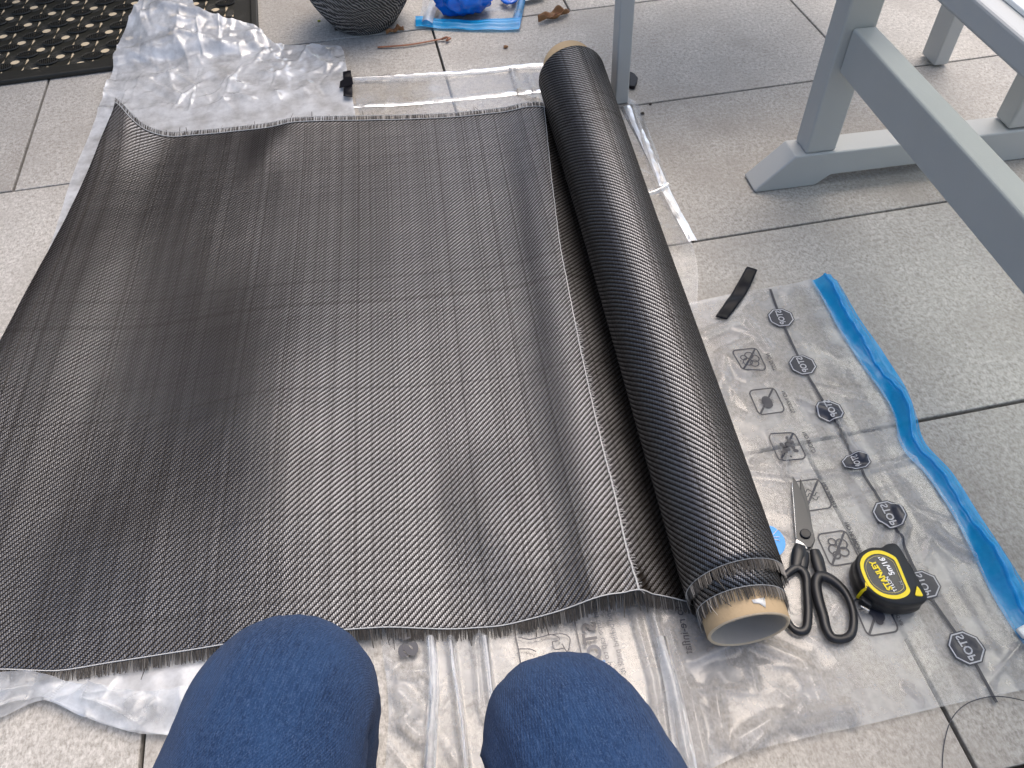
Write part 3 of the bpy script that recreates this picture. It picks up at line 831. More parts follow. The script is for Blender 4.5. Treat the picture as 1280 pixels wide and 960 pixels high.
Ug = np.zeros((NVv, NU)); Vg = np.zeros_like(Ug); Zg = np.zeros_like(Ug)
for r_, b in enumerate(b1):
    uE = Uend0*(1-b)+Uend1*b
    uL = float(left_u(np.array(vb(botW)[0]*(1-b)+vb(topW)[0]*b)))
    u = uL+(uE-uL)*uu0
    vB = smoothed(u, bu, bvv); vT = smoothed(u, tu, tv)
    zB = smoothed(u, bu, bz); zT = smoothed(u, tu, tz)
    kb = math.exp(-b/.16); kt = math.exp(-(1-b)/.09)
    Ug[r_] = u; Vg[r_] = vB*(1-b)+vT*b
    Zg[r_] = .006+(zB-.006)*kb+(zT-.006)*kt
a2 = (Ug-Ug[:, :1]); bb = b1[:, None]
trB = at(800, 736, .038); trT = at(682, 142, .016)
tr_px = [(800, 736, .038), (787, 700, .034), (767, 611, .026), (752, 560, .022), (727, 450, .019), (702, 323, .018), (690, 225, .017), (682, 142, .016)]
_tw = np.array([at(*q) for q in tr_px]); _tb = (vb(_tw)-vb(_tw)[0])/(vb(_tw)[-1]-vb(_tw)[0])
uTr = sum(np.interp(bb+dv, _tb, ub(_tw)) for dv in np.linspace(-.04, .04, 9))/9        # tracer thread line
# ridge along the tracer thread, then down to the roll
dl = Ug-uTr
crest = .026*(1-bb)**1.0+.017*bb
wide = .048+.012*(1-bb)**4
ridge = np.where(dl < 0, np.exp(-(dl/wide)**2), np.clip(1-dl/np.maximum((Uend0*(1-bb)+Uend1*bb)-uTr, .01), 0, 1)**1.1)
Zg = np.where(dl > 0, Zg*(1-smooth01(dl/.04)) + .0035*smooth01(dl/.04), Zg)
Zg = np.maximum(Zg, .0035)
Zg = Zg + np.maximum(0, crest*ridge-(Zg-.0035)*smooth01((dl+wide)/wide))
# left edge springs up, and the sheet lies in long shallow waves
Zg += .013*np.exp(-(a2/.045)**2)*(.35+.65*bb)+.007*np.exp(-((bb-.45)/.2)**2)*np.exp(-(a2/.05)**2)
def wave(u0, v0, su, sv, h, rot=0):
    c, s_ = math.cos(rot), math.sin(rot)
    x = (Ug-u0)*c+(Vg-v0)*s_; y = -(Ug-u0)*s_+(Vg-v0)*c
    return h*np.exp(-(x/su)**2-(y/sv)**2)
def uv_at(x, y): p = at(x, y)[:2]; return p@EU, p@EV
for (x, y), su, sv, h, rt in (((90, 400), .07, .34, .017, -.05), ((350, 540), .12, .24, .027, .15), ((250, 300), .10, .15, .007, .4), ((180, 700), .10, .10, .010, 0),
                              ((420, 700), .14, .12, .006, 0), ((630, 670), .055, .10, .015, .25), ((340, 190), .03, .06, .008, 0), ((500, 420), .25, .2, .005, 0)):
    u0, v0 = uv_at(x, y); Zg += wave(u0, v0, su, sv, h, rt)
Zg += .0012*vnoise(Ug, Vg, 9, 77)+.0005*vnoise(Ug, Vg, 30, 78)
Zg = np.maximum(Zg, .0045*np.ones_like(Zg))
FX = Ug*EU[0]+Vg*EV[0]; FY = Ug*EU[1]+Vg*EV[1]
sheet = mesh("fabric_sheet", np.stack([FX.ravel(), FY.ravel(), Zg.ravel()], 1), gridf(NU, NVv), M['carbon'], roll, uvs=np.stack([Ug.ravel(), Vg.ravel()], 1))
solid(sheet, .0006, -1)

def row_curve(r_): return np.stack([FX[r_], FY[r_], Zg[r_]], 1)
def fringe(curve, outward, length, step, parent, name, droop=.4, seed=0, bright=.22):
    """woven-off weft ends: a ribbon of flat fibre ends side by side, some pale yarns lying on top"""
    rr_ = np.random.default_rng(seed)
    L = np.concatenate([[0], np.cumsum(np.linalg.norm(np.diff(curve, axis=0), axis=1))])
    s = np.arange(0, L[-1], step); s = np.clip(s+rr_.uniform(-.2, .2, len(s))*step, 0, L[-1]-2e-3)
    ip = lambda q: np.stack([np.interp(q, L, curve[:, k]) for k in range(3)], 1)
    C, C2 = ip(s), ip(s+1.5e-3)
    T = C2-C; T /= np.linalg.norm(T, axis=1)[:, None]+1e-9
    dk, lt = MB(), MB()
    for i in range(len(s)):
        O = np.asarray(outward(C[i]), float); O /= np.linalg.norm(O)
        up = np.cross(T[i], O); up /= np.linalg.norm(up)
        if np.dot(up, UPN(C[i])) < 0: up = -up
        pale = rr_.random() < bright; stray = rr_.random() < .035
        ln = length*(rr_.uniform(1.15, 1.9) if stray else rr_.uniform(.80, 1.08)); w = step*rr_.uniform(.34, .56)*(.42 if pale else 1)
        lean = T[i]*rr_.normal(0, .45 if stray else .045)*length; h = up*(.0009 if pale else rr_.uniform(.0002, .0007))
        a_ = C[i]-O*.0008; b_ = C[i]+O*ln+lean-np.array([0, 0, droop*max(0, C[i][2]-.004)]); m_ = (a_+b_)/2+up*.0005
        V = [a_-T[i]*w, a_+T[i]*w, m_-T[i]*w, m_+T[i]*w, b_-T[i]*w*.8, b_+T[i]*w*.8, a_+h, m_+h, b_+h*.6]
        (lt if pale else dk).add(V, [(0, 2, 7, 6), (6, 7, 3, 1), (2, 4, 8, 7), (7, 8, 5, 3)])
    dk.build(name, M['fibre'], parent, smooth=False, kind='stuff')
    if lt.v: lt.build("fringe_yarn", M['yarn_grey'], parent, smooth=False, kind='stuff')
def UPN(p):
    """outward side of the cloth at p: up for the flat sheet, away from the axis on the roll"""
    d = np.asarray(p)-AX0; d = d-AXD*np.dot(d, AXD)
    return d if np.linalg.norm(d) < .07 and (p[2] > .03 or np.linalg.norm(d[:2]) < .062) and p[0] > .2 and p[1] < .36 and on_roll else np.array([0, 0, 1.0])
on_roll = False
def yarn(name, pts, r, mat, parent, n=5):
    V, F = tube(pts, r, n); return mesh(name, V, F, mat, parent)
up3 = np.array([0, 0, .0009])
bot_c = row_curve(0); top_c = row_curve(NVv-1)
fringe(bot_c, lambda p: np.array([-EV[0], -EV[1], 0]), .0125, .0013, roll, "fringe", seed=1)
fringe(top_c, lambda p: np.array([EV[0], EV[1], .12]), .0145, .0013, roll, "fringe", seed=2, droop=0)
yarn("selvedge_thread", bot_c[::2]+up3, .0007, M['thread'], roll)
yarn("selvedge_thread", top_c[::2]+up3, .0007, M['thread'], roll)
off = np.array([*(EV*.0115), .0015])
yarn("selvedge_thread", resample(top_c[::6], 150)+off+up3*1.6, .0005, M['thread'], roll)
# tracer thread on the ridge crest, and the crease beside the cut edge
tr = []
for r_ in range(0, NVv, 2):
    q_ = uTr[r_, 0]; tr.append((np.interp(q_, Ug[r_], FX[r_]), np.interp(q_, Ug[r_], FY[r_]), np.interp(q_, Ug[r_], Zg[r_])+.0009))
tr = resample(tr, 260); trj = tr+np.stack([np.random.default_rng(5).normal(0, .00025, 260), np.zeros(260), np.zeros(260)], 1)
yarn("tracer_thread", trj, np.interp(np.linspace(0, 1, 260), [0, .35, 1], [.0011, .0006, .0006]), M['thread'], roll)
mb = MB(); rg = np.random.default_rng(6)
for q in tr[:110]:                                          # frayed filaments standing off the crest near the front
    d = np.array([*(EU*rg.uniform(.002, .007)), rg.uniform(-.001, .0015)])+np.array([*(EV*rg.normal(0, .002)), 0])
    V, F = tube([q, q+d*.5+(0, 0, .0008), q+d], .00028, 3, caps=False); mb.add(V, F)
mb.build("frayed_filament", M['thread'], roll, kind='stuff')
kc = int(NU*.030)
yarn("crease_thread", np.stack([FX[95:235:3, kc], FY[95:235:3, kc], Zg[95:235:3, kc]+.0004], 1)+np.outer(np.linspace(-1, 1, 47)**2, [.006, 0, 0]), .0007, M['fibre'], roll)

# the roll: outer wraps, inner wraps, tube
PERP = np.array([-AXD[1], AXD[0], 0]); PERP /= np.linalg.norm(PERP); UPR = np.cross(AXD, PERP); UPR = UPR if UPR[2] > 0 else -UPR
def cyl(name, s0, s1, r0, r1, mat, parent, n=96, m=90, wob=0.0, seed=0, end_skew=0.0):
    V = []; UVs = []
    for j in range(m):
        f = j/(m-1)
        for i in range(n+1):
            th = 2*math.pi*i/n
            s = s0+(s1-s0)*f+end_skew*(1-f)*math.sin(th+.6)
            r = r0+(r1-r0)*f
            r += wob*(math.sin(3*th+seed+4*f)*.4+math.sin(th*2+seed*2+7*f)*.6)
            c = AX0+AXD*s
            V.append(c+(-PERP*math.cos(th)+UPR*math.sin(th))*r)
            UVs.append((r0*1.06*th, s))
    return mesh(name, V, gridf(n+1, m), mat, parent, uvs=UVs), np.array(V).reshape(m, n+1, 3)
s_out = float(np.dot(at(910, 706, .105)-AX0, AXD)); s_in = float(np.dot(at(929, 734, .098)-AX0, AXD))
oc, OV = cyl("rolled_fabric", s_out, ALEN-.024, R_near, R_far, M['carbon'], roll, wob=.0011, end_skew=.004)
ic, IV = cyl("inner_wrap", s_in, ALEN-.028, R_near-.0058, R_near-.004, M['carbon'], roll, m=60, wob=.0005, seed=2)
# closing rings so no wrap is paper-thin at its end
def ring_face(name, A, B, mat, parent):
    n = len(A); return mesh(name, np.vstack([A, B]), [(i, i+1, n+i+1, n+i) for i in range(n-1)], mat, parent)
ring_face("wrap_end", OV[-1], AX0+AXD*(ALEN-.024)+(OV[-1]-(AX0+AXD*(ALEN-.024)))*.76, M['fibre'], roll)
solid(oc, .0016, -1); solid(ic, .0012, -1)
def ring_out(p): return -AXD
on_roll = True
fringe(OV[0], ring_out, .0135, .0013, roll, "fringe", seed=3, droop=0)
fringe(IV[0], ring_out, .0135, .0013, roll, "fringe", seed=4, droop=0, bright=.35)
yarn("selvedge_thread", OV[0]+(OV[0]-(AX0+AXD*s_out))*.012, .0006, M['thread'], roll)
yarn("selvedge_thread", IV[0]+(IV[0]-(AX0+AXD*s_in))*.012, .0006, M['thread'], roll)
yarn("selvedge_thread", OV[-1][2:60]+(OV[-1][2:60]-(AX0+AXD*ALEN))*.012, .0008, M['thread'], roll)
RT = .0425
def lathe_axis(prof, mat, name, parent, n=80):
    V = []
    for s, r in prof:
        c = AX0+AXD*s
        for i in range(n):
            th = 2*math.pi*i/n; V.append(c+(-PERP*math.cos(th)+UPR*math.sin(th))*r)
    F = [(j*n+i, j*n+(i+1) % n, (j+1)*n+(i+1) % n, (j+1)*n+i) for j in range(len(prof)-1) for i in range(n)]
    return mesh(name, V, F, mat, parent)
tubeo = thing  # (name kept free)
lathe_axis([(.0012, RT-.0006), (.0025, RT), (.3, RT), (.6, RT), (ALEN+.022, RT+.005), (ALEN+.024, RT+.004)], M['card'], "cardboard_tube", roll)
lathe_axis([(.0012, RT-.0006), (.0, RT-.0014), (.0, RT-.0032), (.0014, RT-.004)], mat_card("pale_cut_cardboard", (.58, .47, .33), (.68, .57, .42)), "tube_rim", roll)
lathe_axis([(.0014, RT-.004), (.3, RT-.004), (.6, RT-.004), (ALEN+.022, RT+.000), (ALEN+.024, RT+.004)], M['card_in'], "tube_lining", roll)
sc = []
for th, s in ((1.30, s_in-.012), (1.62, s_in-.0135), (1.60, s_in-.017), (1.47, s_in-.018), (1.36, s_in-.0225), (1.32, s_in-.018)):
    c = AX0+AXD*s; sc.append(c+(-PERP*math.cos(th)+UPR*math.sin(th))*(RT+.0009))
solid(mesh("torn_label", sc, [tuple(range(6))], M['paper'], roll), .0004)

# ------------------------------------------------------------------ blue sticker, tapes, thread
stz = .0075
c = at(958, 676, stz)
def disc(name, c, r, z0, z1, mat, parent=None, n=40):
    P = [(c[0]+r*math.cos(a), c[1]+r*math.sin(a)) for a in np.linspace(0, 2*math.pi, n, endpoint=False)]
    V, F = extrude_poly(P, z0, z1); return mesh(name, V, F, mat, parent, smooth=False)
stk = thing("round_sticker", "round bright blue sticker with white scrawl half under the roll beside the scissors", "sticker", (c[0], c[1], 0))
disc("sticker_disc", c, .0215, stz-.0006, stz, M['sticker'], stk)
mb = MB()
for a, b in (((955, 660), (962, 672)), ((962, 656), (961, 672)), ((972, 662), (962, 673)), ((961, 672), (975, 676)), ((958, 668), (968, 680)), ((955, 672), (974, 671)), ((952, 684), (957, 678))):
    V, F = tube([at(*a, stz+.0004), at(*b, stz+.0004)], .0005, 5); mb.add(V, F)
mb.build("white_scrawl", M['white_ink'], stk)

def tape_strip(name, label, La, Lb, lift, mat, group='strips of black tape', curl=None, n=26):
    A = resample([at(*q) for q in La], n); B = resample([at(*q) for q in Lb], n); m = 7
    o = thing(name, label, "tape strip", (*((A[n//2]+B[n//2])/2)[:2], 0), group)
    V = []
    for i in range(n):
        for k in range(m):
            f = k/(m-1); q = A[i]*(1-f)+B[i]*f; s = i/(n-1)
            z = lift+.0015*math.sin(s*9+f*2)+.0007*math.sin(s*21)+(curl(s, f) if curl else 0)
            V.append((q[0], q[1], z))
    sh = mesh("tape_film", V, gridf(m, n), mat, o); solid(sh, .0005, 0)
    return o
tape_strip("black_tape", "strip of shiny black tape lying across the bag's far corner, right of the roll", ((932, 339), (915, 368), (893, 401)), ((945, 344), (930, 374), (908, 403)), .0075, M['tape'],
           curl=lambda s, f: .002*math.exp(-(s/.08)**2))
tp2 = tape_strip("black_tape", "short black tape tab with a folded top stuck on the wrapper's right edge", ((430, 97), (431, 112), (431, 128)), ((440, 96), (442, 112), (442, 128)), .0125, M['tape'])
V, F = extrude_poly(ccw([at(x, y, .017) for x, y in ((425, 101), (430, 97.5), (440, 95.5), (441, 104), (434, 107), (424, 109))]), .0150, .0158)
mesh("tape_fold", V, F, M['tape'], tp2, smooth=False)
scrap = [(787, 93), (793, 96), (797, 101), (796, 107), (793, 113), (786, 112)]
V, F = extrude_poly(ccw(px(*scrap)), .001, .008)
tag(bevel(mesh("tape_scrap", V, F, M['tape'], smooth=False), .002), "small lump of black tape behind the left chair leg", "tape scrap")
V, F = tube(resample([at(x, y, z) for x, y, z in ((1180, 985, .001), (1178, 955, .002), (1181, 925, .003), (1190, 898, .006), (1208, 880, .008), (1236, 871, .008), (1262, 872, .007), (1295, 880, .004))], 60), .0005, 5)
tag(mesh("loose_thread", V, F, M['ink']), "thin dark thread curling off the bag's near right corner", "thread")

# ------------------------------------------------------------------ scissors
def z1(x, y): return (960+x*.25, 580+y*.25)
scz = .0085
sci = thing("scissors", "open kitchen scissors with steel blades and black plastic loops on the bag", "scissors", (*at(*z1(200, 400))[:2], 0))
def blade(name, pts, z0, z1_, mat):
    P = ccw([at(*z1(*q), (z0+z1_)/2) for q in pts]); V, F = extrude_poly(P, z0, z1_)
    return bevel(mesh(name, V, F, mat, sci, smooth=False), .0006, 2)
blade("blade", [(160, 72), (172, 95), (186, 135), (200, 190), (212, 250), (218, 300), (236, 380), (216, 436), (186, 420), (168, 330), (164, 200)], .0065, .0082, M['steel'])
blade("blade", [(124, 64), (140, 85), (160, 122), (182, 180), (204, 250), (221, 315), (236, 385), (214, 418), (186, 420), (140, 392), (138, 372), (132, 290), (126, 200), (119, 120)], .0086, .0106, M['steel'])
blade("ground_edge", [(124, 66), (119, 120), (126, 200), (132, 290), (138, 372), (142, 372), (137, 290), (131, 200), (124, 120)], .0100, .01085, M['steel_bright'])
blade("blade_heel", [(140, 376), (135, 396), (160, 402), (188, 428), (198, 424), (175, 396), (146, 378)], .0088, .0112, M['steel_bright'])
c = at(*z1(186, 350), .011); disc("pivot_screw", c, .0062, .0100, .0135, M['handle'], sci, 24)
for q in sci.children:
    if q.name.startswith("pivot"): bevel(q, .0012, 2)
def loop(name, pts, rad, z=.011, n=14, closed=True, fz=.85):
    P = np.array([[*at(*z1(x, y), z)[:2], z] for x, y in pts])
    if closed:
        Q = np.vstack([P[-2:], P, P[:2]]); R_ = np.concatenate([rad[-2:], rad, rad[:2]])
        S = resample(np.column_stack([Q, R_]), (len(P)+3)*10); S = S[20:20+len(P)*10]
        V, F = tube(S[:, :3], S[:, 3], n, closed=True, flatz=fz)
    else:
        S = resample(np.column_stack([P, rad]), len(P)*8); V, F = tube(S[:, :3], S[:, 3], n, flatz=fz)
    return V, F
mb = MB()
V, F = loop("l", [(152, 520), (108, 540), (66, 590), (60, 660), (84, 750), (118, 815), (160, 838), (192, 820), (200, 740), (195, 640), (188, 560)], [.0052, .0045, .0035, .0035, .0036, .0040, .0046, .0050, .0049, .0047, .0052]); mb.add(V, F)
V, F = loop("l", [(160, 408), (158, 440), (150, 480), (140, 520)], [.0062, .0085, .0080, .0060], closed=False, fz=.6); mb.add(V, F)
V, F = loop("l", [(178, 440), (174, 480), (172, 520)], [.0060, .0070, .0058], closed=False, fz=.6); mb.add(V, F)
mb.build("handle", M['handle'], sci)
mb = MB()
V, F = loop("r", [(262, 560), (240, 600), (252, 680), (276, 760), (290, 820), (318, 866), (366, 876), (412, 856), (428, 800), (420, 720), (384, 640), (322, 582)], [.0062, .0060, .0060, .0058, .0054, .0052, .0050, .0048, .0046, .0043, .0045, .0058]); mb.add(V, F)
V, F = loop("r", [(232, 430), (244, 470), (258, 520), (275, 570)], [.0055, .0072, .0072, .0058], closed=False, fz=.6); mb.add(V, F)
mb.build("handle", M['handle'], sci)
mb = MB()
for k in range(6):
    x, y = 214+k*3.6, 478+k*13
    V, F = box_pts(at(*z1(x, y), .008), at(*z1(x+9, y+2), .008)-at(*z1(x, y), .008), at(*z1(x+2, y+7), .008)-at(*z1(x, y), .008), (0, 0, .004)); mb.add(V, F)
mb.build("gripping_teeth", M['steel_bright'], sci, smooth=False)

# ------------------------------------------------------------------ tape measure
def z6(x, y): return (1060+x*.09375, 680+y*.09375)
TZ = .036
tm = thing("tape_measure", "black and yellow pocket tape measure lying on its side on the bag", "tape measure", (*at(1110, 730)[:2], 0))
top_o = [(150, 330), (142, 250), (175, 150), (260, 85), (360, 58), (455, 62), (520, 22), (625, 8), (690, 70), (780, 215), (885, 395), (985, 575), (1030, 665), (1005, 730), (900, 765), (760, 775), (640, 765), (520, 735), (420, 690), (320, 620), (255, 560), (195, 470)]
P0 = ccw([at(*z6(*q), TZ) for q in top_o]); P0 = np.array(P0); cen = P0.mean(0)
n = len(P0)
rs = resample(np.vstack([P0, P0[:1]]), 90)[:-1]
rings_ = []
for z, sc_ in ((.0065, .955), (.0085, .995), (.013, 1.02), (.018, 1.0), (.021, .975), (.024, 1.0), (.031, 1.01), (.0345, .995), (TZ, .965)):
    rings_.append(np.column_stack([cen+(rs-cen)*sc_*1.07, np.full(len(rs), z)]))
V = np.vstack(rings_); n = len(rs)
F = [(j*n+i, j*n+(i+1) % n, (j+1)*n+(i+1) % n, (j+1)*n+i) for j in range(len(rings_)-1) for i in range(n)]
F += [tuple(range((len(rings_)-1)*n, len(rings_)*n)), tuple(range(n))[::-1]]
mesh("case", V, F, M['case'], tm)
# grey rubber grips along the near edge
nearc = [(330, 640), (430, 700), (530, 742), (650, 768), (780, 778), (910, 768), (1000, 735)]
for k in range(4):
    seg = [nearc[k], nearc[k+1], nearc[k+2]] if k < 4 else nearc[-3:]
    A = resample([at(*z6(*q), .028) for q in seg], 8); V = []
    for q in A:
        dirn = np.append((q[:2]-cen)/np.linalg.norm(q[:2]-cen), 0)
        for z, o_ in ((.031, .000), (.029, .0020), (.016, .0024), (.011, .0005)): V.append(np.array([q[0], q[1], z])+dirn*o_)
    mesh("rubber_grip", V, gridf(4, 8), M['case_grey'], tm)
def flat_ring(outer, inner, z, mat, name, th=.0009):
    n = len(outer); V = [(*p, z) for p in outer]+[(*p, z) for p in inner]+[(*p, z-th) for p in outer]
    F = [(i, (i+1) % n, n+(i+1) % n, n+i) for i in range(n)]+[(2*n+i, 2*n+(i+1) % n, (i+1) % n, i) for i in range(n)]
    return mesh(name, V, F, mat, tm, smooth=False)
yo = [(165, 330), (160, 255), (190, 175), (255, 120), (340, 92), (430, 92), (520, 120), (620, 175), (660, 230), (700, 320), (745, 430), (790, 540), (825, 625), (800, 680), (730, 720), (640, 738), (530, 725), (430, 690), (340, 630), (260, 545), (200, 430)]
ringc = np.array([470, 400])
ro = resample(np.array(yo+[yo[0]], float), 100)[:-1]
def zpts(P, z): return [at(*z6(*q), z)[:2] for q in P]
ri = ringc+(ro-ringc)*.85
flat_ring(ccw(zpts(ro, TZ)), ccw(zpts(ri, TZ)), TZ+.0010, M['yellow'], "yellow_ring")
lab = ringc+(ro-ringc)*.835
V, F = extrude_poly(ccw(zpts(lab, TZ)), TZ-.001, TZ+.0006); mesh("face_label", V, F, M['label'], tm, smooth=False)
flat_ring(ccw(zpts(ringc+(ro-ringc)*.765, TZ)), ccw(zpts(ringc+(ro-ringc)*.748, TZ)), TZ+.0009, mat_card("pale_gold_line", (.55, .47, .18), (.6, .5, .2)), "label_outline", .0002)
# yellow tail running down the side
tail = []
for (x, y), z, w in (((250, 520), TZ+.0008, 42), ((258, 580), TZ-.0005, 40), ((238, 580), .030, 40), ((232, 585), .018, 40), ((240, 580), .011, 40)):
    for sx in (-.5, .5): 
        p = at(*z6(x+sx*w, y+sx*w*.45), TZ); d_ = np.append((p[:2]-cen)/np.linalg.norm(p[:2]-cen), 0)
        tail.append(np.array([p[0], p[1], z])+d_*(.0005 if z > .033 else .0022))
mesh("yellow_tail", tail, [(0, 1, 3, 2), (2, 3, 5, 4), (4, 5, 7, 6), (6, 7, 9, 8)], M['yellow'], tm, smooth=False)
tri = [(915, 560), (950, 600), (1000, 690), (985, 702), (905, 695), (892, 675)]
V, F = extrude_poly(ccw(zpts(tri, TZ)), TZ-.001, TZ+.0012); bevel(mesh("yellow_button", V, F, M['yellow'], tm, smooth=False), .0006)
rd = at(*z6(315, 235), TZ)-at(*z6(560, 612), TZ)
zt = lambda x, y: TZ+.0008
print_text("brand_lettering", "STANLEY", at(*z6(438, 424), TZ), rd, .0092, M['yellow'], tm, zt, False, .045, .92, lift=.0004)
print_text("model_lettering", "TYLON", at(*z6(572, 540), TZ), rd, .0060, M['white_ink'], tm, zt, False, .015, .9, lift=.0004)
print_text("length_lettering", "5m/16'", at(*z6(512, 295), TZ), rd, .0088, M['white_ink'], tm, zt, False, .035, .95, lift=.0004)
print_text("class_lettering", "CE", at(*z6(708, 525), TZ), rd, .0040, M['ink_pale'], tm, zt, False, .0, 1.0, lift=.0004)
# blade mouth, hook and belt tab at the near left corner
V, F = box_pts(at(*z6(120, 800), .008), at(*z6(270, 900), .008)-at(*z6(120, 800), .008), at(*z6(150, 720), .008)-at(*z6(120, 800), .008), (0, 0, .012))
bevel(mesh("blade_mouth", V, F, M['case'], tm, smooth=False), .002)
V, F = box_pts(at(*z6(135, 875), .009), at(*z6(255, 940), .009)-at(*z6(135, 875), .009), at(*z6(150, 850), .009)-at(*z6(135, 875), .009), (0, 0, .008))
bevel(mesh("end_hook", V, F, M['steel_bright'], tm, smooth=False), .0008)
V, F = box_pts(at(*z6(500, 60), .010), at(*z6(650, 45), .010)-at(*z6(500, 60), .010), at(*z6(470, 120), .010)-at(*z6(500, 60), .010), (0, 0, .024))

# ------------------------------------------------------------------ doormat
mat_o = thing("doormat", "black rubber doormat with open ring pattern in the far left corner", "doormat", (-.7, 1.9, 0))
x1m, y0m, x0m, y1m = -.226, 1.672, -1.25, 2.30
skew = .018/.9                                             # near edge runs very slightly uphill to the right
HX, HY = .046, .085
holes0 = at(20/8, 340/8, .006)
def mat_cell():
    mb = MB(); hx, hy = HX/2, HY/2; a, b = np.array([.046, -.0425]), np.array([0, -.085])
    n = 16; r = .0094
    # plate with an open hole
    V = []
    for k in range(n):
        an = 2*math.pi*k/n; c_, s_ = math.cos(an), math.sin(an); V.append((r*c_, r*s_*1.0, .0018))
    for k in range(n):
        an = 2*math.pi*k/n; c_, s_ = math.cos(an), math.sin(an); q = min(hx/max(abs(c_), 1e-6), hy/max(abs(s_), 1e-6)); V.append((q*c_, q*s_, .0018))
    for k in range(n): V.append((V[k][0], V[k][1], .0005))
    mb.add(V, [(k, n+k, n+(k+1) % n, (k+1) % n) for k in range(n)]+[(k, (k+1) % n, 2*n+(k+1) % n, 2*n+k) for k in range(n)])
    for rr_ in (.0120, .0152, .0186, .0221):
        P = [(rr_*math.cos(q)*(1.0), rr_*math.sin(q)*1.05, .0020) for q in np.linspace(0, 2*math.pi, 20, endpoint=False)]
        V, F = tube(P, .0010, 4, closed=True, flatz=1.1); mb.add(V, F)
    return mb
def mat_lens():
    mb = MB()
    P = [(.0205*math.cos(q), .0125*math.sin(q), .0038) for q in np.linspace(0, 2*math.pi, 22, endpoint=False)]
    V, F = tube(P, .0018, 5, closed=True, flatz=1.3); mb.add(V, F)
    for k in range(9):
        x = -.016+k*.004; h = .0118*math.sqrt(max(0, 1-(x/.0195)**2))
        V, F = box_pts((x-.0011+.0015, -h, .0026), (.0022, 0, 0), (-.003, 2*h, 0), (0, 0, .0028)); mb.add(V, F)
    return mb
cm = lm = None
for i in range(-12, 14):
    for j in range(-9, 12):
        x = holes0[0]+i*HX; y = holes0[1]+j*HY-(i % 2)*HY/2
        if x0m+.04 < x < x1m-.028 and y0m+.034 < y < y1m-.04:
            if cm is None: cm = mat_cell().build("mat_cell", M['rubber_worn'], mat_o, smooth=True, loc=(x+.7, y-1.9, 0))
            else:
                o = cm.copy(); COL.objects.link(o); o.parent = mat_o; o.location = (x+.7, y-1.9, 0)
        x += HX/2; y -= HY*.75
        if x0m+.04 < x < x1m-.034 and y0m+.03 < y < y1m-.04:
            if lm is None: lm = mat_lens().build("ribbed_boss", M['rubber'], mat_o, smooth=False, loc=(x+.7, y-1.9, .0005))
            else:
                o = lm.copy(); COL.objects.link(o); o.parent = mat_o; o.location = (x+.7, y-1.9, .0005)
for nm, bx_ in (("mat_border", (x0m, y0m, x1m, y0m+.016)), ("mat_border", (x1m-.016, y0m+.0161, x1m, y1m)), ("mat_border", (x0m, y1m, x1m, y1m+.016)), ("mat_border", (x0m-.016, y0m, x0m-.0001, y1m+.016))):
    V, F = box_pts((bx_[0], bx_[1], .0006), (bx_[2]-bx_[0], 0, 0), (0, bx_[3]-bx_[1], 0), (0, 0, .0105))
    bevel(mesh(nm, V, F, M['rubber'], mat_o, smooth=False), .003)
for bx_ in ((x0m, y0m+.012, x1m-.012, y0m+.05), (x1m-.055, y0m+.05, x1m-.012, y1m)):
    V, F = box_pts((bx_[0], bx_[1], .0006), (bx_[2]-bx_[0], 0, 0), (0, bx_[3]-bx_[1], 0), (0, 0, .0022))
    mesh("mat_web", V, F, M['rubber'], mat_o, smooth=False)
mesh("sandy_dirt", [(x0m+.02, y0m+.02, .0007), (x1m-.02, y0m+.02, .0007), (x1m-.02, y1m-.01, .0007), (x0m+.02, y1m-.01, .0007)], [(0, 1, 2, 3)], simple("tan_dirt", (.66, .54, .36), .9, var=.35, varscale=60), mat_o, smooth=False)
mat_o.rotation_euler = (0, 0, .020)

# ------------------------------------------------------------------ plant pot
pc = at(460, 46); PR = .072
pot = thing("plant_pot", "round dark grey pot with slanting carved grooves, its base at the top edge", "plant pot", (pc[0], pc[1]+PR, 0))
prof = [(.0, 0.001), (PR*.8, .001), (PR*.96, .003), (PR*1.04, .012), (PR*1.22, .030), (PR*1.45, .058), (PR*1.62, .090), (PR*1.72, .125), (PR*1.70, .165), (PR*1.55, .205), (PR*1.40, .225), (PR*1.42, .240), (PR*1.34, .245), (PR*1.28, .238), (PR*1.25, .215)]
pr_ = resample([(r, 0, z) for r, z in prof], 70)
n = 460; V = []; UVs = []
for j, (r, _, z) in enumerate(pr_):
    for i in range(n+1):
        th = 2*math.pi*i/n
        gr = .0016*math.sin(92*(th+ .9*z/.25*2.2*.35))*(1 if .01 < z < .215 and j < 55 else 0)
        V.append((pc[0]+(r+gr)*math.cos(th), pc[1]+PR+(r+gr)*math.sin(th), z)); UVs.append((i/n, z/.25))
mesh("pot_wall", V, gridf(n+1, len(pr_)), M['pot'], pot, uvs=UVs)
disc("soil", (pc[0], pc[1]+PR), PR*1.27, .17, .215, M['soil'], pot)

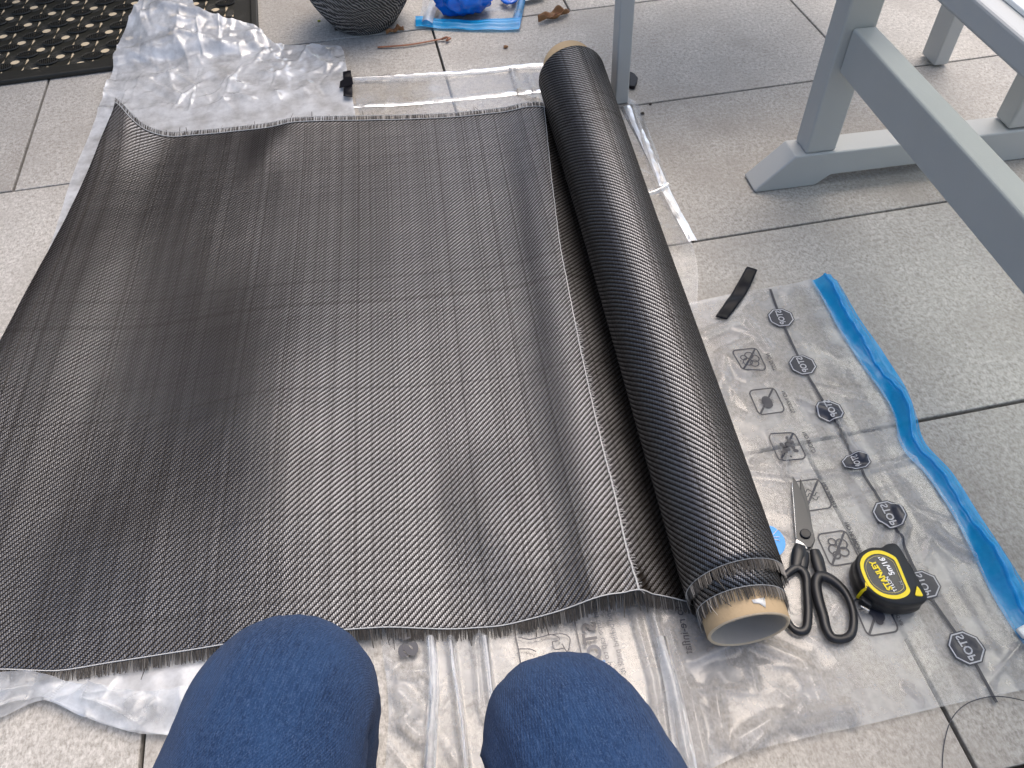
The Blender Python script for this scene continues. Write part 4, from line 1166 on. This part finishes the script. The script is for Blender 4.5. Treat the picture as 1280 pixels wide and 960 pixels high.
# ------------------------------------------------------------------ second bag with blue zip, blue bundle, paper, leaves, twig
zb = thing("small_zip_bag", "empty clear zip bag with a straight blue zip lying between pot and dry leaf", "zip bag", (*at(590, 30)[:2], 0))
nu, nv = 60, 60
X, Y = coons(px((528, -50), (590, -55), (664, -60)), px((524, 28), (590, 32), (648, 28)), px((524, 28), (530, -10), (528, -50)), px((648, 28), (655, -10), (664, -60)), nu, nv)
Z = .002+.005*crumple(X, Y, .05, 51); film("film_panel", X, Y, Z, M['film'], zb, nu, nv)
ribbon("zip_band", ((520, 23), (585, 28), (652, 24)), ((520, 36), (585, 40), (649, 40)), lambda s, f: .004+.008*math.sin(f*math.pi)+.0015*math.cos(f*19)+.001*math.sin(s*20), M['zip'], zb, n=60)
ribbon("zip_end", ((640, 28), (646, 5), (652, -30)), ((650, 38), (656, 8), (664, -30)), lambda s, f: .005+.006*math.sin(f*math.pi), M['zip_pale'], zb, n=30)
ribbon("side_seam", ((528, 34), (538, 6), (545, -30)), ((541, 36), (552, 6), (560, -30)), lambda s, f: .012+.006*math.sin(f*math.pi)+.004*math.sin(s*9), M['film_white'], zb, n=30)
bc = at(583, 4, .03)
bl = []
n, m = 48, 30
for j in range(m):
    ph = math.pi*j/(m-1)
    for i in range(n):
        th = 2*math.pi*i/n
        d = np.array([math.sin(ph)*math.cos(th)*.062, math.sin(ph)*math.sin(th)*.055, math.cos(ph)*.036]); bl.append(d)
bl = np.array(bl)
q = crumple(bl[:, 0]*3+bl[:, 2]*1.7, bl[:, 1]*3-bl[:, 2], .05, 61, .6)
bl = bl*(.80+.42*q)[:, None]
bl[:, 2] = np.maximum(bl[:, 2], -.029)
blue = mesh("blue_bundle", bl+np.array([bc[0], bc[1]+.018, .038]), [f[::-1] for f in gridf(n, m, True)], M['blue_bag'])
tag(blue, "crumpled bright blue plastic bag bundled on the small zip bag", "plastic bag")
V = resample([at(x, y, z) for x, y, z in ((628, -2, .012), (634, 3, .014), (642, 1, .016), (644, -6, .012))], 12)
Vt, Ft = tube(V, .008, 8, flatz=.4); mesh("blue_corner", Vt, Ft, M['blue_bag'], zb)
V, F = extrude_poly(ccw(px((657, 7), (680, 2), (690, -18), (655, -14))), .010, .0108)
tag(mesh("paper_sheet", V, F, M['paper'], smooth=False), "corner of a white paper sheet beside the small zip bag", "paper")

def leaf(name, label, pts, w, curl, z0=.002):
    C = resample([at(x, y) for x, y in pts], 24); V = []; m = 11
    for i in range(24):
        s = i/23; T = C[min(i+1, 23)]-C[max(i-1, 0)]; T /= np.linalg.norm(T); sd = np.array([-T[1], T[0], 0])
        ww = w*(math.sin(math.pi*min(1, s*.93+.03))**.75)*(1+.07*math.sin(s*13))+.001
        for k in range(m):
            f = k/(m-1)*2-1
            z = z0+curl*(f*f)+.006*math.sin(s*8+f*2)**2+.004*abs(f)*math.sin(s*11)
            V.append(C[i]+sd*f*ww*(1-.25*abs(f))+np.array([0, 0, max(.001, z)]))
    o = thing(name, label, "leaf", (*C[12][:2], 0), "fallen leaves near the pot")
    b = mesh("leaf_blade", V, gridf(m, 24), M['leaf'], o); solid(b, .0006, 0)
    Vt, Ft = tube([C[i]+np.array([0, 0, z0+.002+.006*math.sin(i/23*8)**2]) for i in range(24)], .0009, 5); mesh("leaf_midrib", Vt, Ft, M['copper'], o)
    return o
leaf("dry_leaf", "curled dry brown leaf on the tile left of the chair leg", ((673, 29), (690, 24), (711, 17)), .016, .009)
leaf("dry_leaf", "small flat reddish leaf tucked under the pot", ((483, 44), (492, 41), (505, 38)), .007, .003)
tw = thing("copper_twig", "thin flat reddish brown strip with a bent end on the tile before the pot", "twig", (*at(517, 55)[:2], 0))
S = resample([at(472, 59, .003), at(510, 56, .004), at(545, 50, .004), at(556, 48, .005)], 30)
Vt, Ft = tube(S, .0028, 6, flatz=.5); mesh("strip", Vt, Ft, M['copper'], tw)
Vt, Ft = tube([at(552, 49, .005), at(558, 46.5, .008), at(562, 48, .006), at(558, 51, .005)], [.003, .0035, .004, .003], 8, flatz=.7); mesh("bent_tip", Vt, Ft, M['copper'], tw)
def crumb(x, y, r, label, mat='crumb', seed=0):
    rg_ = np.random.default_rng(seed); c_ = at(x, y); V = []
    for j in range(6):
        for i in range(9):
            ph, th = math.pi*j/5, 2*math.pi*i/9; k = rg_.uniform(.75, 1.2)
            V.append((c_[0]+r*k*math.sin(ph)*math.cos(th), c_[1]+r*k*math.sin(ph)*math.sin(th)*.8, r*.55+r*.55*math.cos(ph)*k))
    return tag(mesh("dirt_crumb", V, [f[::-1] for f in gridf(9, 6, True)], M[mat]), label, "crumb", "crumbs of dirt on the tiles")
crumb(803, 143, .0042, "dark dirt crumb on the tile just right of the chair leg's foot", seed=1)
crumb(813, 131, .0030, "tiny dark crumb on the tile joint right of the chair leg", seed=2)
crumb(632, 60, .0055, "flattened brown dirt crumb on the tile below the small zip bag", 'leaf', 3)
crumb(399, 27, .0035, "tiny yellow green bud on the tile beside the pot", 'bud', 4)
crumb(421, 38, .005, "brown dirt crumb against the left of the pot's base", seed=5)

# ------------------------------------------------------------------ table and armchair
TA = -.039; TX = np.array([1, TA, 0])/np.hypot(1, TA); TY = np.array([-TX[1], TX[0], 0]); TZv = np.array([0, 0, 1.0])
T0 = np.array([.602, .988, 0])                             # near left tip of the foot beam
tbl = thing("garden_table", "grey painted garden table on trestle legs with a long low stretcher and pale top", "table", (.88, .6, 0))
def tl(x, y, z): return T0+TX*x+TY*y+TZv*z
def prism_xz(name, prof, y0, y1, mat, parent, bv_=.004):
    n = len(prof); V = [tl(x, y0, z) for x, z in prof]+[tl(x, y1, z) for x, z in prof]
    F = [tuple(range(n)), tuple(range(n, 2*n))[::-1]]+[((i+1) % n, i, n+i, n+(i+1) % n) for i in range(n)]
    return bevel(mesh(name, V, F, mat, parent, smooth=False), bv_, 3)
foot_prof = [(-.004, .004), (.0, .0), (.105, .0), (.128, .018), (.425, .018), (.447, .0), (.55, .0), (.558, .006), (.50, .060), (.055, .064)]
def trestle(dy):
    prism_xz("foot_beam", [(x, z) for x, z in foot_prof], dy, dy+.048, M['paint'], tbl)
    for x0, xt in ((.072, .070), (.428, .430)):
        V = [tl(x0, dy+.004, .0635), tl(x0+.052, dy+.004, .0635), tl(x0+.052, dy+.046, .0635), tl(x0, dy+.046, .0635), tl(xt, dy+.004, .425), tl(xt+.052, dy+.004, .425), tl(xt+.052, dy+.046, .425), tl(xt, dy+.046, .425)]
        bevel(mesh("leg_post", V, [(0, 3, 2, 1), (4, 5, 6, 7), (0, 1, 5, 4), (1, 2, 6, 5), (2, 3, 7, 6), (3, 0, 4, 7)], M['paint'], tbl, smooth=False), .004, 3)
    prism_xz("top_bearer", [(.03, .425), (.53, .425), (.53, .445), (.03, .445)], dy, dy+.045, M['paint'], tbl)
trestle(0); trestle(-1.15)
STz, STh = .205, .068
V, F = box_pts(tl(.085, .0035, STz), TX*.036, TY*-1.095, TZv*STh)
bevel(mesh("stretcher", V, F, M['paint'], tbl, smooth=False), .004, 3)
eL = at(1168, 0, .445); eR = at(1280, 105, .445)
ex = float(np.dot((eL+eR)/2-T0, TX))
topx = ex
def rail(x0, y0, lx, ly, z0, h, name, mat, b_=.004):
    V, F = box_pts(tl(topx+x0, y0, z0), TX*lx, TY*-ly, TZv*h); bevel(mesh(name, V, F, mat, tbl, smooth=False), b_, 3)
rail(0, .12, .048, 1.35, .4455, .028, "top_rail", M['paint']); rail(.572, .12, .048, 1.35, .4455, .028, "top_rail", M['paint'])
rail(.0485, .12, .523, .05, .4455, .026, "end_rail", M['paint']); rail(.0485, -1.18, .523, .05, .4455, .026, "end_rail", M['paint'])
rail(.022, .098, .030, 1.306, .4736, .0055, "top_rim", M['white_trim'], .0015); rail(.568, .098, .030, 1.306, .4736, .0055, "top_rim", M['white_trim'], .0015)
rail(.0525, .098, .515, .030, .4736, .0055, "top_rim", M['white_trim'], .0015); rail(.0525, -1.178, .515, .030, .4736, .0055, "top_rim", M['white_trim'], .0015)
rail(.0526, .0675, .5148, 1.245, .4745, .004, "glass_panel", M['glass_top'], .001)

ch = thing("garden_armchair", "grey painted garden armchair, only two front legs seen, beyond the roll's far end", "armchair", (.78, 1.5, 0))
A = at(777, 131); B = at(1175, 84)
cx_ = (B-A); cx_[2] = 0; Lc = np.linalg.norm(cx_); cx_ /= Lc; cy_ = np.array([-cx_[1], cx_[0], 0])
def leg(base, wx, wy, top, hz):
    b = np.asarray(base, float); t_ = np.asarray(top, float)
    V = [b-cx_*wx/2, b+cx_*wx/2, b+cx_*wx/2+cy_*wy, b-cx_*wx/2+cy_*wy, t_-cx_*wx/2, t_+cx_*wx/2, t_+cx_*wx/2+cy_*wy, t_-cx_*wx/2+cy_*wy]
    return bevel(mesh("leg", V, [(0, 3, 2, 1), (4, 5, 6, 7), (0, 1, 5, 4), (1, 2, 6, 5), (2, 3, 7, 6), (3, 0, 4, 7)], M['paint'], ch, smooth=False), .003, 3)
leg(A+(0, 0, .001), .026, .040, A-cx_*.016+(0, 0, .58), .58)
leg(B+cx_*0+(0, 0, .004), .030, .05, B+(0, 0, .58), .58)
leg(A+cy_*.52+(0, 0, .001), .026, .040, A+cy_*.56+(0, 0, .58), .58)
leg(B+cy_*.52+(0, 0, .001), .030, .045, B+cy_*.56+(0, 0, .58), .58)
for k in range(7):
    V, F = box_pts(A-cx_*.01+cy_*(.0+k*.075)+(0, 0, .40), cx_*(Lc+.02), cy_*.062, (0, 0, .02)); bevel(mesh("seat_slat", V, F, M['paint'], ch, smooth=False), .003)
for s_ in (0, 1):
    V, F = box_pts(A+cx_*(Lc*s_-.03)-cy_*.03+(0, 0, .581), cx_*.06, cy_*.62, (0, 0, .025)); bevel(mesh("armrest", V, F, M['paint'], ch, smooth=False), .004)
for k in range(6):
    V, F = box_pts(A+cx_*(.05+k*(Lc-.15)/5)+cy_*.58+(0, 0, .42), cx_*.05, cy_*.02, cy_*.12+np.array([0, 0, .5])); bevel(mesh("back_slat", V, F, M['paint'], ch, smooth=False), .003)

# ------------------------------------------------------------------ the person sitting behind the camera
per = thing("person", "person sitting in blue jeans, only both knees in view at the bottom edge", "person", (0, -.15, 0))
kL = at(368, 812, .315); kR = at(684, 858, .315)
hipL = np.array([-.260, -.26, .32]); hipR = np.array([.125, -.29, .32])
def leg_loft(knee, hip, ankle, rk, rt, seed):
    K, Hh, An = [np.asarray(q, float) for q in (knee, hip, ankle)]
    d1 = (K-Hh)/np.linalg.norm(K-Hh); d2 = (An-K)/np.linalg.norm(An-K)
    ang = math.acos(float(np.clip(d1@d2, -1, 1))); rb = .034; tt_ = rb*math.tan(ang/2)
    p0 = K-d1*tt_; nrm = d2-d1*(d1@d2); nrm /= np.linalg.norm(nrm); cc = p0+nrm*rb
    pts = [(Hh*(1-f)+p0*f, rt*(1.12-.12*f)*(1-f*f)+rk*1.02*f*f) for f in np.linspace(0, 1, 60)]
    pts += [(cc-nrm*rb*math.cos(q)+d1*rb*math.sin(q), rk*(1.02-.07*f)) for f in np.linspace(0, 1, 44)[1:] for q in (ang*f,)]
    p1 = pts[-1][0]
    pts += [(p1*(1-f)+An*f, rk*(.95-.22*f)) for f in np.linspace(0, 1, 50)[1:]]
    S = np.array([[*p, r] for p, r in pts])
    for _ in range(10): S[1:-1] = (S[:-2]+2*S[1:-1]+S[2:])/4
    P, R_ = S[:, :3], S[:, 3]; n = 96; V = []; UVs = []
    side = np.cross(d1, [0, 0, 1.0]); side /= np.linalg.norm(side)
    Ls = np.concatenate([[0], np.cumsum(np.linalg.norm(np.diff(P, axis=0), axis=1))])
    for i in range(len(P)):
        T = P[min(i+2, len(P)-1)]-P[max(i-2, 0)]; T /= np.linalg.norm(T)
        s_ = side-T*np.dot(side, T); s_ /= np.linalg.norm(s_); q_ = np.cross(s_, T)
        for k in range(n+1):
            an = 2*math.pi*k/n
            c_, sn = math.cos(an), math.sin(an)
            V.append(P[i]+(s_*c_*1.03+q_*sn*.96)*R_[i]); UVs.append((an*R_[40], Ls[i]))
    V = np.array(V); Vn = V.reshape(len(P), n+1, 3)
    A_, L_ = np.meshgrid(np.linspace(0, 2*math.pi, n+1), Ls)
    w = .0012*vnoise(np.cos(A_)*1.3+seed, np.sin(A_)*1.3+L_*9, 2.2, seed)+.0012*vnoise(np.cos(A_)*3+seed, np.sin(A_)*3+L_*26, 2, seed+3)
    fold = np.zeros_like(w)
    rf = np.random.default_rng(seed+40)
    for _ in range(16):                                  # short drag folds across the knee and thigh
        a0, l0 = rf.uniform(.2, 2.9), rf.uniform(.10, .62)*Ls[-1]; sl = rf.uniform(-.05, .05)
        fold += rf.uniform(.0004, .0013)*np.exp(-((L_-l0-sl*(A_-a0))/.010)**2-((A_-a0)/rf.uniform(.35, .8))**2)
    w = w+fold
    seam = np.minimum(np.abs(A_-3.02), np.abs(A_-.12)); w = w+.0011*np.exp(-(seam/.045)**2)
    w[:, -1] = w[:, 0]
    Vn += (Vn-P[:, None, :])/R_[:, None, None]*w[..., None]
    return Vn.reshape(-1, 3), gridf(n+1, len(P)), UVs
mbv, mbf, mbu = [], [], []
for K, Hh, An, rk, rt, sd in ((kL, hipL, (kL[0]-.045, kL[1]-.12, .08), .0575, .073, 3), (kR, hipR, (kR[0]+.025, kR[1]-.12, .08), .0525, .069, 8)):
    V, F, u_ = leg_loft(K, Hh, An, rk, rt, sd); o_ = len(mbv)
    mbv += [tuple(q) for q in V]; mbf += [tuple(i+o_ for i in f) for f in F]; mbu += u_
# seat of the jeans joins the two legs
V = []; n, m = 40, 16
for j in range(m):
    ph = math.pi*j/(m-1)
    for i in range(n):
        th = 2*math.pi*i/n; V.append((.0+.185*math.sin(ph)*math.cos(th), -.30+.12*math.sin(ph)*math.sin(th), .355+.115*math.cos(ph)))
o_ = len(mbv); mbv += V; mbf += [tuple(i+o_ for i in f[::-1]) for f in gridf(n, m, True)]; mbu += [(q[0], q[2]) for q in V]
jeans = mesh("jeans", mbv, mbf, M['denim'], per, uvs=mbu)
# body under the clothes: one continuous skinned mesh from head to feet
J = {'pelvis': (0, -.30, .36, .10), 'chest': (0, -.33, .60, .125), 'neckb': (0, -.32, .76, .055), 'head': (0, -.27, .90, .085), 'crown': (0, -.27, .98, .07),
     'shL': (-.17, -.32, .70, .055), 'elL': (-.24, -.22, .50, .042), 'haL': (-.10, -.08, .72, .028), 'fiL': (-.07, -.055, .78, .016),
     'shR': (.17, -.32, .70, .055), 'elR': (.24, -.22, .50, .042), 'haR': (.10, -.08, .72, .028), 'fiR': (.07, -.055, .78, .016),
     'hipL': (*hipL[:2], .335, .06), 'knL': (*kL[:2]-np.array([0, .01]), .33, .040), 'anL': (kL[0]-.045, kL[1]-.12, .07, .03), 'toL': (kL[0]-.055, kL[1]-.03, .035, .028),
     'hipR': (*hipR[:2], .335, .06), 'knR': (*kR[:2]-np.array([0, .01]), .33, .040), 'anR': (kR[0]+.025, kR[1]-.12, .07, .03), 'toR': (kR[0]+.035, kR[1]-.03, .035, .028)}
keys = list(J); ed = [('pelvis', 'chest'), ('chest', 'neckb'), ('neckb', 'head'), ('head', 'crown')]
for s_ in 'LR': ed += [('chest', 'sh'+s_), ('sh'+s_, 'el'+s_), ('el'+s_, 'ha'+s_), ('ha'+s_, 'fi'+s_), ('pelvis', 'hip'+s_), ('hip'+s_, 'kn'+s_), ('kn'+s_, 'an'+s_), ('an'+s_, 'to'+s_)]
me = bpy.data.meshes.new("body"); po = np.array(per.location)
me.from_pydata([tuple(np.array(J[k][:3])-po) for k in keys], [(keys.index(a), keys.index(b)) for a, b in ed], [])
bo = bpy.data.objects.new("body", me); COL.objects.link(bo); bo.parent = per; me.materials.append(M['sweater'])
sk = bo.modifiers.new("skin", 'SKIN')
for k, sv in zip(keys, me.skin_vertices[0].data):
    sv.radius = (J[k][3], J[k][3]); sv.use_root = (k == 'pelvis')
sk.use_smooth_shade = True
ss = bo.modifiers.new("subdiv", 'SUBSURF'); ss.levels = 2; ss.render_levels = 2
for kk, s_ in ((kL, -1), (kR, 1)):                          # shoes on the ground
    V = []; n, m = 20, 14
    for j in range(m):
        f = j/(m-1); y = -.06+.24*f; w = .036+.010*math.sin(f*3); h = .075-.035*f
        for i in range(n):
            th = 2*math.pi*i/n; V.append((kk[0]+s_*.04+w*math.cos(th)*math.sin(math.pi*min(1, .15+.8*f))**.4, kk[1]-.15+y, max(.002, h*.55+h*.6*math.sin(th))))
    mesh("shoe", V, gridf(n, m, True)+[tuple(range(n)), tuple(range((m-1)*n, m*n))], M['shoe'], per)

# ------------------------------------------------------------------ the house the doormat belongs to (only its reflection is seen)
hw = thing("house_wall", "dark clad house wall with a glazed door behind the doormat", "house wall", (-.2, 2.46, 0))
M['render'] = simple("dark_wall_cladding", (.055, .055, .058), .8, bumpscale=180, bumpstr=.4, var=.08, varscale=6)
M['dark_glass'] = simple("dark_door_glass", (.006, .006, .007), .05)
M['door_frame'] = simple("dark_door_frame", (.03, .03, .033), .4)
WY = 2.46; D0, D1, DH = -1.25, -.27, 2.12
for nm, x0, x1, z0_, z1_ in (("wall_panel", -4.2, D0, -.02, 2.75), ("wall_panel", D1, D1+.16, -.02, 2.75), ("lintel_panel", D0+.0005, D1-.0005, DH, 2.75)):
    V, F = box_pts((x0, WY, z0_), (x1-x0, 0, 0), (0, .25, 0), (0, 0, z1_-z0_)); mesh(nm, V, F, M['render'], hw, smooth=False)
V, F = box_pts((-4.4, WY-.25, 2.751), (4.5, 0, 0), (0, .6, 0), (0, 0, .16)); mesh("eave_board", V, F, M['white_trim'], hw, smooth=False)
for x0, x1, z0_, z1_ in ((D0+.001, D0+.06, .005, DH-.002), (D1-.06, D1-.001, .005, DH-.002), (D0+.0605, D1-.0605, DH-.062, DH-.002), (D0+.0605, D1-.0605, .005, .07)):
    V, F = box_pts((x0, WY+.04, z0_), (x1-x0, 0, 0), (0, .07, 0), (0, 0, z1_-z0_)); bevel(mesh("door_frame", V, F, M['door_frame'], hw, smooth=False), .004)
V, F = box_pts((D0+.061, WY+.065, .071), (D1-D0-.122, 0, 0), (0, .02, 0), (0, 0, DH-.134)); mesh("door_glass", V, F, M['dark_glass'], hw, smooth=False)
V, F = tube([(D1-.03, WY+.04, 1.0), (D1-.03, WY-.02, 1.0), (D1-.03, WY-.025, 1.02), (D1-.14, WY-.025, 1.02)], .009, 8); mesh("door_handle", V, F, M['steel_bright'], hw)
